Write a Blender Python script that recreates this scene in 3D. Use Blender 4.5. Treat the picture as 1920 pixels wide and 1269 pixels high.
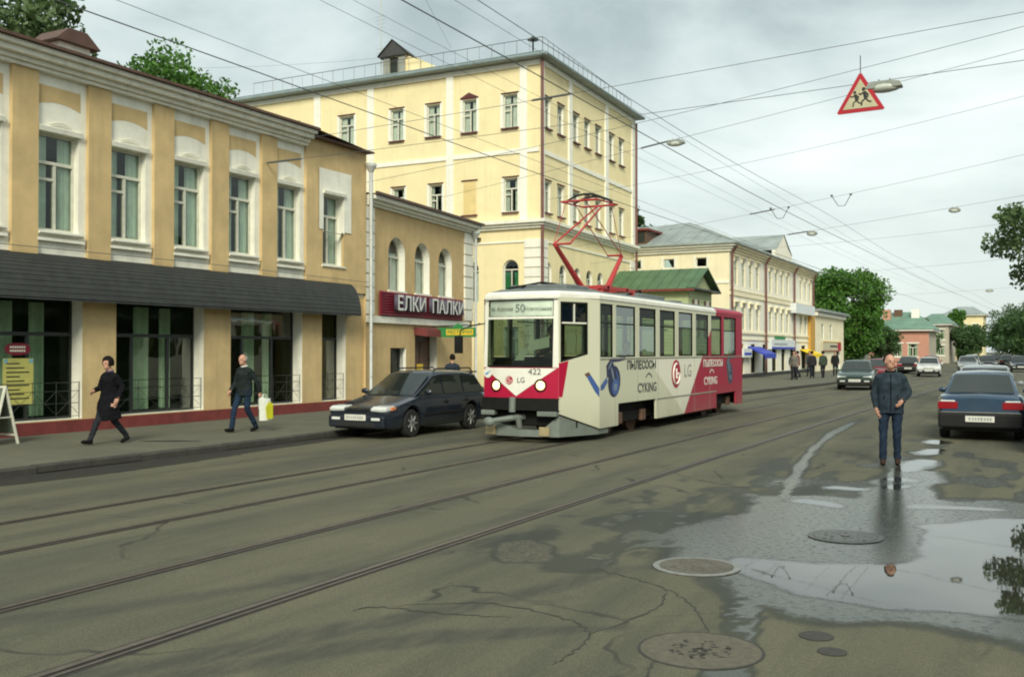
import bpy, bmesh, math, random
import numpy as np
from mathutils import Vector, Matrix, kdtree, noise
random.seed(7); np.random.seed(7)
R = math.radians
SC = bpy.context.scene
for o in list(bpy.data.objects): bpy.data.objects.remove(o)
COL = SC.collection

# ------------------------------------------------------------------ camera
cam = bpy.data.cameras.new('camera'); camo = bpy.data.objects.new('camera', cam); COL.objects.link(camo)
cam.sensor_width = 36; cam.lens = 35.0; cam.clip_start = 0.1; cam.clip_end = 4000
camo.location = (0, 0, 1.85); camo.rotation_euler = (R(90.72), 0, R(27.57))
SC.camera = camo
# ------------------------------------------------------------------ sky and sun
SUN_AZ = R(153)      # compass style: direction the light comes from, 180 = from -Y
SUN_EL = R(34)
W = bpy.data.worlds.new('World'); SC.world = W; W.use_nodes = True
nt = W.node_tree; nt.nodes.clear()
def wn(t, **k):
    n = nt.nodes.new(t)
    for a, b in k.items(): setattr(n, a, b)
    return n
out = wn('ShaderNodeOutputWorld'); bg = wn('ShaderNodeBackground'); bg.inputs[1].default_value = 0.1
sky = wn('ShaderNodeTexSky', sky_type='NISHITA', sun_disc=False, sun_elevation=SUN_EL, sun_rotation=SUN_AZ, air_density=1.2, dust_density=2.5)
tc = wn('ShaderNodeTexCoord'); mp = wn('ShaderNodeMapping'); mp.inputs['Scale'].default_value = (1.0, 1.0, 2.6); mp.inputs['Location'].default_value = (7.7, 4.1, 0.8)
nz = wn('ShaderNodeTexNoise'); nz.inputs['Scale'].default_value = 2.1; nz.inputs['Detail'].default_value = 7; nz.inputs['Roughness'].default_value = .52; nz.inputs['Distortion'].default_value = .35
rp = wn('ShaderNodeValToRGB'); e = rp.color_ramp.elements
e[0].position = .37; e[0].color = (.33, .40, .405, 1); e[1].position = .66; e[1].color = (.77, .845, .81, 1)
m1 = rp.color_ramp.elements.new(.5); m1.color = (.54, .62, .605, 1)
sep = wn('ShaderNodeSeparateXYZ'); hz = wn('ShaderNodeMapRange'); hz.inputs[1].default_value = .02; hz.inputs[2].default_value = .34; hz.inputs[3].default_value = .62; hz.inputs[4].default_value = 0.0
mh = wn('ShaderNodeMix', data_type='RGBA'); mh.inputs[7].default_value = (.76, .83, .785, 1)
mul = wn('ShaderNodeMix', data_type='RGBA', blend_type='MULTIPLY'); mul.inputs[0].default_value = 1; mul.inputs[7].default_value = (9.6, 9.6, 9.6, 1)
mx = wn('ShaderNodeMix', data_type='RGBA'); mx.inputs[0].default_value = .92
L = nt.links.new
L(tc.outputs['Generated'], mp.inputs[0]); L(mp.outputs[0], nz.inputs[0]); L(nz.outputs[0], rp.inputs[0])
L(tc.outputs['Generated'], sep.inputs[0]); L(sep.outputs[2], hz.inputs[0]); L(hz.outputs[0], mh.inputs[0]); L(rp.outputs[0], mh.inputs[6])
L(mh.outputs[2], mul.inputs[6]); L(sky.outputs[0], mx.inputs[6]); L(mul.outputs[2], mx.inputs[7]); L(mx.outputs[2], bg.inputs[0]); L(bg.outputs[0], out.inputs[0])
sl = bpy.data.lights.new('sun', 'SUN'); so = bpy.data.objects.new('sun', sl); COL.objects.link(so)
sl.energy = 2.3; sl.angle = R(20); sl.color = (1, .955, .77)
sd = Vector((math.sin(SUN_AZ) * math.cos(SUN_EL), math.cos(SUN_AZ) * math.cos(SUN_EL), math.sin(SUN_EL)))
so.rotation_euler = sd.to_track_quat('Z', 'Y').to_euler()
vs = SC.view_settings; vs.view_transform = 'Standard'; vs.look = 'None'; vs.exposure = 0.50; vs.gamma = 1; vs.use_curve_mapping = False
SC.render.engine = 'CYCLES'; SC.cycles.filter_width = 2.0

# ------------------------------------------------------------------ materials
MATS = {}
def newmat(name):
    m = bpy.data.materials.new(name); m.use_nodes = True; MATS[name] = m
    return m, m.node_tree, m.node_tree.nodes['Principled BSDF']
def nd(t, ty, **k):
    n = t.nodes.new(ty)
    for a, b in k.items(): setattr(n, a, b)
    return n
def pm(name, col, rough=.75, var=.14, scale=3.0, bump=0.0, bscale=60, metal=0, spec=.5, streak=0.0, dirt=0.0, coat=0, dcol=None):
    """painted / plain surface: base colour broken up by two noises, optional vertical streaks and grime blotches"""
    m, t, p = newmat(name); l = t.links.new
    tcn = nd(t, 'ShaderNodeTexCoord'); n1 = nd(t, 'ShaderNodeTexNoise'); n1.inputs['Scale'].default_value = scale; n1.inputs['Detail'].default_value = 8; n1.inputs['Roughness'].default_value = .62
    l(tcn.outputs['Object'], n1.inputs[0])
    mr = nd(t, 'ShaderNodeMapRange'); mr.inputs[1].default_value = .3; mr.inputs[2].default_value = .7; mr.inputs[3].default_value = 1 - var; mr.inputs[4].default_value = 1 + var
    l(n1.outputs[0], mr.inputs[0])
    mm = nd(t, 'ShaderNodeMix', data_type='RGBA', blend_type='MULTIPLY'); mm.inputs[0].default_value = 1; mm.inputs[6].default_value = (*col, 1)
    l(mr.outputs[0], mm.inputs[7]); last = mm.outputs[2]
    if streak or dirt:
        mpn = nd(t, 'ShaderNodeMapping'); mpn.inputs['Scale'].default_value = (2.6, 2.6, .22) if streak else (.8, .8, .8)
        l(tcn.outputs['Object'], mpn.inputs[0])
        n2 = nd(t, 'ShaderNodeTexNoise'); n2.inputs['Scale'].default_value = 1.6; n2.inputs['Detail'].default_value = 6
        l(mpn.outputs[0], n2.inputs[0])
        m2 = nd(t, 'ShaderNodeMapRange'); m2.inputs[1].default_value = .52; m2.inputs[2].default_value = .78; m2.inputs[3].default_value = 0; m2.inputs[4].default_value = max(streak, dirt)
        l(n2.outputs[0], m2.inputs[0])
        dd = dcol or tuple(c * .45 for c in col)
        mx2 = nd(t, 'ShaderNodeMix', data_type='RGBA'); mx2.inputs[7].default_value = (*dd, 1)
        l(m2.outputs[0], mx2.inputs[0]); l(last, mx2.inputs[6]); last = mx2.outputs[2]
    l(last, p.inputs['Base Color'])
    p.inputs['Roughness'].default_value = rough; p.inputs['Metallic'].default_value = metal; p.inputs['Specular IOR Level'].default_value = spec
    if coat: p.inputs['Coat Weight'].default_value = coat; p.inputs['Coat Roughness'].default_value = .06
    if bump:
        n3 = nd(t, 'ShaderNodeTexNoise'); n3.inputs['Scale'].default_value = bscale; n3.inputs['Detail'].default_value = 4
        l(tcn.outputs['Object'], n3.inputs[0]); bp = nd(t, 'ShaderNodeBump'); bp.inputs['Strength'].default_value = bump; bp.inputs['Distance'].default_value = .01
        l(n3.outputs[0], bp.inputs['Height']); l(bp.outputs[0], p.inputs['Normal'])
    return m
def glassmat(name, tint, refl=1.0, base=.04):
    m, t, p = newmat(name); t.nodes.remove(p); l = t.links.new
    tr = nd(t, 'ShaderNodeBsdfTransparent'); tr.inputs[0].default_value = (*tint, 1)
    gl = nd(t, 'ShaderNodeBsdfGlossy'); gl.inputs['Roughness'].default_value = .02; gl.inputs[0].default_value = (.9, .95, .93, 1)
    fr = nd(t, 'ShaderNodeFresnel'); fr.inputs[0].default_value = 1.5
    ma = nd(t, 'ShaderNodeMath', operation='MULTIPLY_ADD'); ma.inputs[1].default_value = refl; ma.inputs[2].default_value = base; l(fr.outputs[0], ma.inputs[0])
    nn = nd(t, 'ShaderNodeTexNoise'); nn.inputs['Scale'].default_value = 1.1; tcx = nd(t, 'ShaderNodeTexCoord'); l(tcx.outputs['Object'], nn.inputs[0])
    bp = nd(t, 'ShaderNodeBump'); bp.inputs['Strength'].default_value = .03; bp.inputs['Distance'].default_value = .3; l(nn.outputs[0], bp.inputs['Height']); l(bp.outputs[0], gl.inputs['Normal'])
    mx = nd(t, 'ShaderNodeMixShader'); l(ma.outputs[0], mx.inputs[0]); l(tr.outputs[0], mx.inputs[1]); l(gl.outputs[0], mx.inputs[2])
    l(mx.outputs[0], t.nodes['Material Output'].inputs[0])
    return m
def emit(name, col, s):
    m, t, p = newmat(name); p.inputs['Base Color'].default_value = (*col, 1); p.inputs['Emission Color'].default_value = (*col, 1); p.inputs['Emission Strength'].default_value = s
    return m
def leafmat(name, c1, c2):
    m, t, p = newmat(name); l = t.links.new
    g = nd(t, 'ShaderNodeNewGeometry'); r = nd(t, 'ShaderNodeValToRGB'); r.color_ramp.elements[0].color = (*c1, 1); r.color_ramp.elements[1].color = (*c2, 1)
    l(g.outputs['Random Per Island'], r.inputs[0]); l(r.outputs[0], p.inputs['Base Color']); p.inputs['Roughness'].default_value = .55
    tr = nd(t, 'ShaderNodeBsdfTranslucent'); l(r.outputs[0], tr.inputs[0]); mx = nd(t, 'ShaderNodeMixShader'); mx.inputs[0].default_value = .3
    l(p.outputs[0], mx.inputs[1]); l(tr.outputs[0], mx.inputs[2]); l(mx.outputs[0], t.nodes['Material Output'].inputs[0])
    return m
TAN = pm('tan stucco', (.57, .42, .21), .9, .17, 1.3, .35, 90, streak=.5, dcol=(.40, .30, .16))
TAN2 = pm('tan stucco restaurant', (.56, .405, .20), .9, .13, 1.6, .3, 90, streak=.42, dcol=(.40, .28, .14))
WHT = pm('white limewash', (.78, .77, .67), .88, .1, 2.4, .2, 80, streak=.36, dcol=(.36, .35, .29))
WHT2 = pm('white trim paint', (.83, .82, .73), .8, .06, 3, .1, 80, streak=.15)
YEL = pm('yellow stucco', (.83, .72, .43), .9, .08, .9, .2, 70, streak=.34, dcol=(.66, .53, .29))
CRM = pm('cream stucco', (.82, .75, .54), .9, .08, 1.0, .2, 70, streak=.3, dcol=(.55, .46, .3))
CRMW = pm('cream white panels', (.84, .81, .69), .88, .07, 1.5, .15, 70, streak=.15)
PLI = pm('oxblood plinth', (.17, .032, .028), .75, .2, 5, .2, 60, dirt=.3)
AWN = pm('dark grey awning', (.030, .033, .031), .7, .4, 2.5, .3, 40, dirt=.6, dcol=(.055, .055, .048))
BRN = pm('brown roof iron', (.10, .048, .032), .55, .25, 4, .1, 30, dirt=.4)
GRYR = pm('grey roof iron', (.27, .31, .30), .5, .25, .7, .1, 20, dirt=.55, dcol=(.16, .15, .12))
BLUR = pm('blue grey gutter iron', (.22, .28, .29), .45, .2, 2)
GRN = pm('green roof paint', (.075, .145, .07), .6, .18, 1.5, dirt=.25)
GRNW = pm('pale green boards', (.42, .48, .27), .8, .1, 2, .2, 40, streak=.15)
DKW = pm('dark window frame', (.018, .022, .02), .45, .2, 5)
FRM = pm('old white window paint', (.60, .60, .50), .6, .12, 6)
CUR = pm('pale green curtain', (.74, .84, .74), .9, .12, 4)
CURW = pm('net curtain', (.82, .85, .78), .9, .12, 4)
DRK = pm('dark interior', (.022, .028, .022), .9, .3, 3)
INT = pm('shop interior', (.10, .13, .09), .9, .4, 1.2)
BLK = pm('black rubber', (.016, .016, .016), .8, .25, 8)
STL = pm('worn steel', (.22, .22, .21), .38, .2, 6, metal=.8)
RUST = pm('rusty iron', (.12, .065, .04), .7, .3, 8)
GALV = pm('galvanised pipe', (.55, .57, .55), .45, .12, 4, metal=.3)
MARO = pm('maroon sheet', (.20, .010, .026), .55, .12, 5)
SILV = pm('silver letters', (.66, .66, .62), .35, .08, 6)
GRS = pm('green sign', (.03, .22, .06), .5, .1, 5)
YES = pm('yellow sign', (.75, .50, .03), .5, .1, 5)
SKIN = pm('skin', (.50, .27, .19), .6, .1, 12)
CABLE = pm('cable', (.09, .10, .10), .7, .1, 5)
CGL0 = pm('dark pane', (.02, .025, .025), .08, .1, 2)
GLS = glassmat('window glass', (.90, .95, .91), .7, .02)
GLD = glassmat('shop glass', (.60, .70, .58), .17, .0)
TRG = glassmat('tram glass', (.42, .50, .41), .26, .01)
# ------------------------------------------------------------------ mesh helpers
class B:
    def __init__(s): s.v = []; s.f = []; s.m = []
    def add(s, pts, faces, m=0):
        k = len(s.v); s.v += [tuple(p) for p in pts]; s.f += [tuple(i + k for i in f) for f in faces]; s.m += [m] * len(faces)
    def poly(s, pts, m=0): s.add(pts, [tuple(range(len(pts)))], m)
    def box(s, x0, y0, z0, x1, y1, z1, m=0):
        x0, x1 = min(x0, x1), max(x0, x1); y0, y1 = min(y0, y1), max(y0, y1); z0, z1 = min(z0, z1), max(z0, z1)
        s.add([(x0, y0, z0), (x1, y0, z0), (x1, y1, z0), (x0, y1, z0), (x0, y0, z1), (x1, y0, z1), (x1, y1, z1), (x0, y1, z1)],
              [(0, 3, 2, 1), (4, 5, 6, 7), (0, 1, 5, 4), (1, 2, 6, 5), (2, 3, 7, 6), (3, 0, 4, 7)], m)
    def prism(s, pts, ax, a0, a1, m=0):
        """pts: 2D polygon; ax = axis of extrusion; polygon axes are the other two in order"""
        def mk(p, a):
            q = list(p); q.insert(ax, a); return tuple(q)
        n = len(pts)
        s.add([mk(p, a0) for p in pts] + [mk(p, a1) for p in pts], [tuple(range(n))[::-1], tuple(range(n, 2 * n))] + [(i, (i + 1) % n, n + (i + 1) % n, n + i) for i in range(n)], m)
    def tube(s, path, r, n=6, m=0, cap=True, side=None, ratio=1.0):
        P = [Vector(p) for p in path]; k = len(P); rr = r if isinstance(r, (list, tuple)) else [r] * k
        pts = []; ref = None
        for i in range(k):
            d = (P[min(i + 1, k - 1)] - P[max(i - 1, 0)])
            if d.length < 1e-9: d = Vector((0, 0, 1))
            d.normalize()
            if side is not None: a = Vector(side) - d * d.dot(Vector(side))
            else:
                if ref is None: ref = Vector((0, 0, 1)) if abs(d.z) < .9 else Vector((1, 0, 0))
                a = ref - d * d.dot(ref)
            if a.length < 1e-6: a = d.orthogonal()
            a.normalize(); b = d.cross(a)
            if side is None: ref = a
            for j in range(n):
                t = 2 * math.pi * j / n
                pts.append(P[i] + a * (math.cos(t) * rr[i] * ratio) + b * (math.sin(t) * rr[i]))
        fs = [(i * n + j, i * n + (j + 1) % n, (i + 1) * n + (j + 1) % n, (i + 1) * n + j) for i in range(k - 1) for j in range(n)]
        if cap: fs += [tuple(range(n))[::-1], tuple(range((k - 1) * n, k * n))]
        s.add(pts, fs, m)
    def ell(s, c, rx, ry, rz, nu=12, nv=8, m=0, rot=None):
        pts = []; c = Vector(c)
        for i in range(nv + 1):
            t = math.pi * i / nv
            for j in range(nu):
                a = 2 * math.pi * j / nu
                p = Vector((rx * math.sin(t) * math.cos(a), ry * math.sin(t) * math.sin(a), rz * math.cos(t)))
                if rot: p = rot @ p
                pts.append(c + p)
        s.add(pts, [(i * nu + j, (i + 1) * nu + j, (i + 1) * nu + (j + 1) % nu, i * nu + (j + 1) % nu) for i in range(nv) for j in range(nu)], m)
    def lathe(s, prof, c=(0, 0, 0), n=20, m=0, ax=2):
        """prof list of (r, h) along axis ax"""
        pts = []
        for r, h in prof:
            for j in range(n):
                a = 2 * math.pi * j / n; q = [r * math.cos(a), r * math.sin(a)]; q.insert(ax, h)
                pts.append((q[0] + c[0], q[1] + c[1], q[2] + c[2]))
        k = len(prof)
        s.add(pts, [(i * n + j, i * n + (j + 1) % n, (i + 1) * n + (j + 1) % n, (i + 1) * n + j) for i in range(k - 1) for j in range(n)] + [tuple(range(n))[::-1], tuple(range((k - 1) * n, k * n))], m)
    def mesh(s, name, mats, smooth=False, weld=False):
        me = bpy.data.meshes.new(name); me.from_pydata(s.v, [], s.f)
        if not isinstance(mats, (list, tuple)): mats = [mats]
        for m in mats: me.materials.append(m)
        me.polygons.foreach_set('material_index', s.m)
        bm = bmesh.new(); bm.from_mesh(me)
        if weld: bmesh.ops.remove_doubles(bm, verts=bm.verts, dist=1e-4)
        bmesh.ops.recalc_face_normals(bm, faces=bm.faces)
        if smooth:
            for f in bm.faces: f.smooth = True
            for ed in bm.edges:
                if len(ed.link_faces) == 2 and ed.calc_face_angle(0) > R(38): ed.smooth = False
        bm.to_mesh(me); bm.free()
        return me
    def build(s, name, mats, parent=None, loc=(0, 0, 0), rz=0, smooth=False, bevel=0, weld=False, kind=None):
        return link(name, s.mesh(name, mats, smooth, weld), parent, loc, rz, bevel, kind)
def link(name, me, parent=None, loc=(0, 0, 0), rz=0, bevel=0, kind=None):
    o = bpy.data.objects.new(name, me); COL.objects.link(o); o.parent = parent; o.location = loc; o.rotation_euler = (0, 0, rz)
    if bevel:
        b = o.modifiers.new('bevel', 'BEVEL'); b.width = bevel; b.segments = 2; b.limit_method = 'ANGLE'; b.angle_limit = R(35)
    if kind: o['kind'] = kind
    return o
def thing(name, label, cat, loc=(0, 0, 0), rz=0, group=None):
    o = bpy.data.objects.new(name, None); COL.objects.link(o); o.location = loc; o.rotation_euler = (0, 0, rz); o.empty_display_size = .3
    return tag(o, label, cat, group)
def tag(o, label, cat, group=None):
    o['label'] = label; o['category'] = cat
    if group: o['group'] = group
    return o
def copytree(o, parent=None):
    c = o.copy(); COL.objects.link(c); c.parent = parent
    for ch in list(o.children): copytree(ch, c)
    return c
def evalmesh(o):
    bpy.context.view_layer.update(); dg = bpy.context.evaluated_depsgraph_get()
    me = bpy.data.meshes.new_from_object(o.evaluated_get(dg)); return me
def text(name, s, size, mat, parent, M, ext=.004, wx=1.0, align='CENTER', bold=0.0):
    """flat lettering as a mesh; M = 4x4 placing text plane (x right, y up, z towards reader)"""
    cu = bpy.data.curves.new(name, 'FONT'); cu.body = s; cu.size = size; cu.extrude = ext; cu.align_x = align; cu.align_y = 'CENTER'; cu.offset = bold; cu.resolution_u = 3
    t = bpy.data.objects.new('tmp', cu); COL.objects.link(t); me = evalmesh(t); bpy.data.objects.remove(t)
    me.transform(Matrix.Diagonal((wx, 1, 1, 1))); me.materials.clear(); me.materials.append(mat)
    o = bpy.data.objects.new(name, me); COL.objects.link(o); o.parent = parent; o.matrix_local = M
    return o
def plane_m(loc, xdir, ydir):
    x = Vector(xdir).normalized(); y = Vector(ydir).normalized(); z = x.cross(y)
    M = Matrix((x, y, z)).transposed().to_4x4(); M.translation = Vector(loc); return M
def wall(b, x0, x1, z0, z1, holes=(), y=0.0, depth=.2, m=0, mr=0):
    """front sheet in the plane y with openings and reveals going back by depth. hole = (x0,x1,z0,z1,arch)"""
    xs = sorted({x0, x1, *[c for h in holes for c in h[:2]]}); zs = sorted({z0, z1, *[c for h in holes for c in h[2:4]]})
    xs = [x for x in xs if x0 <= x <= x1]; zs = [z for z in zs if z0 <= z <= z1]
    for i in range(len(xs) - 1):
        for j in range(len(zs) - 1):
            cx = (xs[i] + xs[i + 1]) / 2; cz = (zs[j] + zs[j + 1]) / 2
            if any(h[0] < cx < h[1] and h[2] < cz < h[3] for h in holes): continue
            b.poly([(xs[i], y, zs[j]), (xs[i + 1], y, zs[j]), (xs[i + 1], y, zs[j + 1]), (xs[i], y, zs[j + 1])], m)
    for h in holes:
        a0, a1, c0, c1 = h[:4]; y2 = y + depth; arch = len(h) > 4 and h[4] is True; opn = len(h) > 4 and h[4] == 'open'
        if arch:
            r = (a1 - a0) / 2; cx = (a0 + a1) / 2; cz = c1 - r
            arc = [(cx + r * math.cos(math.pi - math.pi * k / 14), cz + r * math.sin(math.pi * k / 14)) for k in range(15)]
            for k in range(14):
                cor = (a0, c1) if k < 7 else (a1, c1)
                b.poly([(cor[0], y, cor[1]), (arc[k + 1][0], y, arc[k + 1][1]), (arc[k][0], y, arc[k][1])], m)
                b.poly([(arc[k][0], y, arc[k][1]), (arc[k + 1][0], y, arc[k + 1][1]), (arc[k + 1][0], y2, arc[k + 1][1]), (arc[k][0], y2, arc[k][1])], mr)
            c1 = cz
        else: b.poly([(a0, y, c1), (a1, y, c1), (a1, y2, c1), (a0, y2, c1)], mr)
        b.poly([(a0, y, c0), (a0, y, c1), (a0, y2, c1), (a0, y2, c0)], mr); b.poly([(a1, y, c0), (a1, y2, c0), (a1, y2, c1), (a1, y, c1)], mr)
        if not opn: b.poly([(a0, y, c0), (a0, y2, c0), (a1, y2, c0), (a1, y, c0)], mr)
WC = {}
def window(parent, x0, x1, z0, z1, y=.2, style='T', fm=FRM, gm=GLS, cm=CUR, ft=.06, curtain=.5, rz=0, off=None, name='window', sill=None, seed=0):
    """timber window in an opening: frame (part), panes + curtain (sub-parts). local frame x right, -y out"""
    w = round(x1 - x0, 3); h = round(z1 - z0, 3); key = (w, h, style, fm.name, gm.name, ft)
    if key not in WC:
        b = B(); panes = []; d0, d1 = -.03, .035; f = ft
        if style == 'arch':
            r = w / 2; cz = h - r
            def ring(rr): return [(r + rr * math.cos(math.pi - math.pi * k / 14), cz + rr * math.sin(math.pi * k / 14)) for k in range(15)]
            A, C = ring(r), ring(r - f)
            for k in range(14):
                q = [A[k], A[k + 1], C[k + 1], C[k]]
                b.add([(p[0], d0, p[1]) for p in q] + [(p[0], d1, p[1]) for p in q], [(0, 3, 2, 1), (4, 5, 6, 7), (2, 3, 7, 6), (0, 1, 5, 4)], 0)
            b.box(0, d0, 0, f, d1, cz); b.box(w - f, d0, 0, w, d1, cz); b.box(f, d0, 0, w - f, d1, f)
            tz = cz - .05; b.box(f, d0 - .01, tz - f / 2, w - f, d1, tz + f / 2)
            b.box(w / 2 - f * .4, d0, f, w / 2 + f * .4, d1, tz - f / 2)
            panes = [[(f, f), (w / 2 - f * .4, f), (w / 2 - f * .4, tz - f / 2), (f, tz - f / 2)], [(w / 2 + f * .4, f), (w - f, f), (w - f, tz - f / 2), (w / 2 + f * .4, tz - f / 2)], [(f, tz + f / 2), (w - f, tz + f / 2)] + C[::-1]]
        else:
            b.box(0, d0, 0, f, d1, h); b.box(w - f, d0, 0, w, d1, h); b.box(f, d0, 0, w - f, d1, f); b.box(f, d0, h - f, w - f, d1, h)
            if style == 'sq': panes = [[(f, f), (w - f, f), (w - f, h - f), (f, h - f)]]
            else:
                tz = h * (.70 if style in ('T', 'V') else .68); b.box(f, d0 - .012, tz - f * .6, w - f, d1, tz + f * .6)
                b.box(w / 2 - f * .6, d0 - .004, f, w / 2 + f * .6, d1 + .002, tz - f * .6)
                lp = [(f, f), (w / 2 - f * .6, f), (w / 2 - f * .6, tz - f * .6), (f, tz - f * .6)]
                if style == 'V':
                    vz = tz - h * .17; b.box(f, d0 - .006, vz - f * .5, w / 2 - f * .6, d1 + .004, vz + f * .5)
                    panes += [[(f, f), (w / 2 - f * .6, f), (w / 2 - f * .6, vz - f * .5), (f, vz - f * .5)], [(f, vz + f * .5), (w / 2 - f * .6, vz + f * .5), (w / 2 - f * .6, tz - f * .6), (f, tz - f * .6)]]
                else: panes.append(lp)
                panes += [[(w / 2 + f * .6, f), (w - f, f), (w - f, tz - f * .6), (w / 2 + f * .6, tz - f * .6)], [(f, tz + f * .6), (w - f, tz + f * .6), (w - f, h - f), (f, h - f)]]
        pm_ = []
        for p in panes:
            pb = B(); pb.poly([(q[0], 0, q[1]) for q in p]); pm_.append(pb.mesh('pane', gm))
        WC[key] = (b.mesh('window', fm), pm_)
    me, pms = WC[key]
    o = link(name, me, parent, (0, 0, 0), 0)
    base = Vector((x0, y, z0))
    if off is not None: M = off @ Matrix.Translation(base)
    else: M = Matrix.Translation(base)
    o.matrix_local = M
    for p in pms: link('pane', p, o)
    if curtain:
        ck = ('cur', w, h, curtain, cm.name, style, seed % 3)
        if ck not in WC:
            b = B(); rnd = random.Random(hash((w, h, seed % 3)) & 1023); n = 26
            top = h * (.97 if style != 'arch' else .72)
            gap = (1 - curtain) / 2 * rnd.uniform(.6, 1.4)
            for a, c in ((.02, .5 - gap), (.5 + gap, .98)):
                pts = []
                for i in range(n + 1):
                    x = w * (a + (c - a) * i / n); yy = .075 + .025 * math.sin(i * 1.9 + rnd.random()) + .012 * rnd.random()
                    pts += [(x, yy, .03), (x, yy, top)]
                b.add(pts, [(2 * i, 2 * i + 2, 2 * i + 3, 2 * i + 1) for i in range(n)])
            WC[ck] = b.mesh('curtain', cm, True)
        link('curtain', WC[ck], o)
    if sill:
        sk = ('sill', w, sill.name)
        if sk not in WC:
            b = B(); b.prism([(-.34, -.07), (-.34, -.03), (-.02, .0), (.0, -.10), (-.28, -.10)], 0, -.06, w + .06); WC[sk] = b.mesh('sill', sill)
        link('sill', WC[sk], o, (0, -y + .2, -.002))
    return o
# ================================================================== GROUND
def smooth_poly(pts, closed=True, n=8, jit=0.0, seed=1):
    rnd = random.Random(seed); P = [Vector((p[0], p[1])) for p in pts]; k = len(P); out_ = []
    for i in range(k if closed else k - 1):
        p0 = P[(i - 1) % k] if closed or i > 0 else P[0]; p1 = P[i]; p2 = P[(i + 1) % k]; p3 = P[(i + 2) % k] if closed or i + 2 < k else P[-1]
        for j in range(n):
            t = j / n
            q = .5 * ((2 * p1) + (p2 - p0) * t + (2 * p0 - 5 * p1 + 4 * p2 - p3) * t * t + (3 * p1 - p0 - 3 * p2 + p3) * t ** 3)
            out_.append((q.x + rnd.uniform(-jit, jit), q.y + rnd.uniform(-jit, jit) * 1.6))
    if not closed: out_.append((P[-1].x, P[-1].y))
    return out_
P_OUT = [(-3.2, 9.43), (-3.19, 10.28), (-2.97, 11.38), (-3.3, 12.9), (-2.93, 12.82), (-2.44, 13.35), (-1.76, 13.18), (-1.45, 13.86), (-0.93, 13.61), (-0.45, 13.86), (0.6, 13.6), (1.3, 10.5), (1.0, 7.6), (0.07, 7.2), (-0.44, 7.31), (-0.97, 7.18), (-1.46, 7.12), (-1.77, 7.5), (-2.07, 8.0), (-2.38, 8.24), (-2.72, 8.3)]
P_MIR = [(-2.42, 8.86), (-2.15, 8.93), (-1.83, 8.98), (-1.4, 9.10), (-1.01, 9.34), (-0.96, 9.71), (-0.99, 10.27), (-1.03, 11.0), (-1.16, 11.34), (-0.9, 11.59), (-0.56, 12.1), (0.12, 12.5), (.8, 12.0), (1.1, 10), (.8, 8.2), (0.07, 7.75), (-0.46, 7.72), (-0.84, 7.62), (-1.33, 7.64), (-1.67, 7.78), (-2.09, 8.12), (-2.36, 8.5)]
P_SM = [[(-1.84, 16.78), (-1.86, 17.79), (-1.66, 18.26), (-1.47, 18.18), (-1.47, 17.47), (-1.58, 16.75), (-1.75, 16.36)],
        [(-1.85, 19.57), (-1.74, 20.18), (-1.54, 20.29), (-1.52, 19.42), (-1.74, 19.2)], [(-1.93, 21.81), (-1.85, 22.4), (-1.7, 22.34), (-1.69, 21.54)],
        [(-1.83, 15.31), (-1.78, 15.61), (-1.53, 15.46), (-1.46, 15.17), (-1.64, 14.95), (-1.78, 15.07)], [(-1.75, 14.46), (-1.7, 14.85), (-1.51, 14.7), (-1.57, 14.31), (-1.68, 14.2)], [(-1.3, 12.6), (-.8, 12.75), (-.3, 12.85), (-.35, 13.05), (-.9, 13.0), (-1.25, 12.85)],
        [(-2.75, 12.5), (-2.3, 12.35), (-2.0, 12.2), (-2.1, 12.55), (-2.5, 12.75)], [(-2.5, 13.9), (-2.1, 13.85), (-1.95, 14.05), (-2.35, 14.15)]]
STREAM = [(-3.97, 29.89), (-4.11, 26.96), (-4.0, 23.24), (-3.7, 19.5), (-3.37, 16.82), (-3.09, 14.86), (-2.81, 12.88), (-2.7, 11.52), (-2.58, 10.08), (-2.47, 9.07)]
STRIP = [(-1.92, 7.45), (-1.89, 7.3), (-1.76, 6.72), (-1.67, 6.22), (-1.55, 5.59), (-1.46, 5.06), (-1.3, 4.2)]
DAMP = [(-4.79, 10.22), (-4.3, 10.77), (-3.44, 11.05), (-3.01, 11.8), (-3.3, 14.41), (-3.03, 14.22), (-2.49, 10.64), (-2.41, 9.24), (-2.74, 8.8), (-2.99, 8.66), (-3.17, 8.31), (-3.34, 7.98), (-3.62, 7.95), (-3.88, 8.76), (-3.87, 9.4), (-4.4, 9.65)]
PATCH = [(-4.47, 8.46), (-4.34, 8.77), (-4.01, 8.55), (-3.84, 7.96), (-4.07, 7.79), (-4.28, 7.99)]
def vnoise(x, y, s, seed):
    rs = np.random.RandomState(seed); T = rs.rand(256, 256)
    x = x * s; y = y * s; xi = np.floor(x).astype(int); yi = np.floor(y).astype(int); fx = x - xi; fy = y - yi
    fx = fx * fx * (3 - 2 * fx); fy = fy * fy * (3 - 2 * fy); g = lambda a, b: T[a % 256, b % 256]
    return (g(xi, yi) * (1 - fx) + g(xi + 1, yi) * fx) * (1 - fy) + (g(xi, yi + 1) * (1 - fx) + g(xi + 1, yi + 1) * fx) * fy
def fbm(x, y, s, seed): return sum(vnoise(x, y, s * 2 ** k, seed + k) / 2 ** k for k in range(4)) / 1.875
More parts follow.
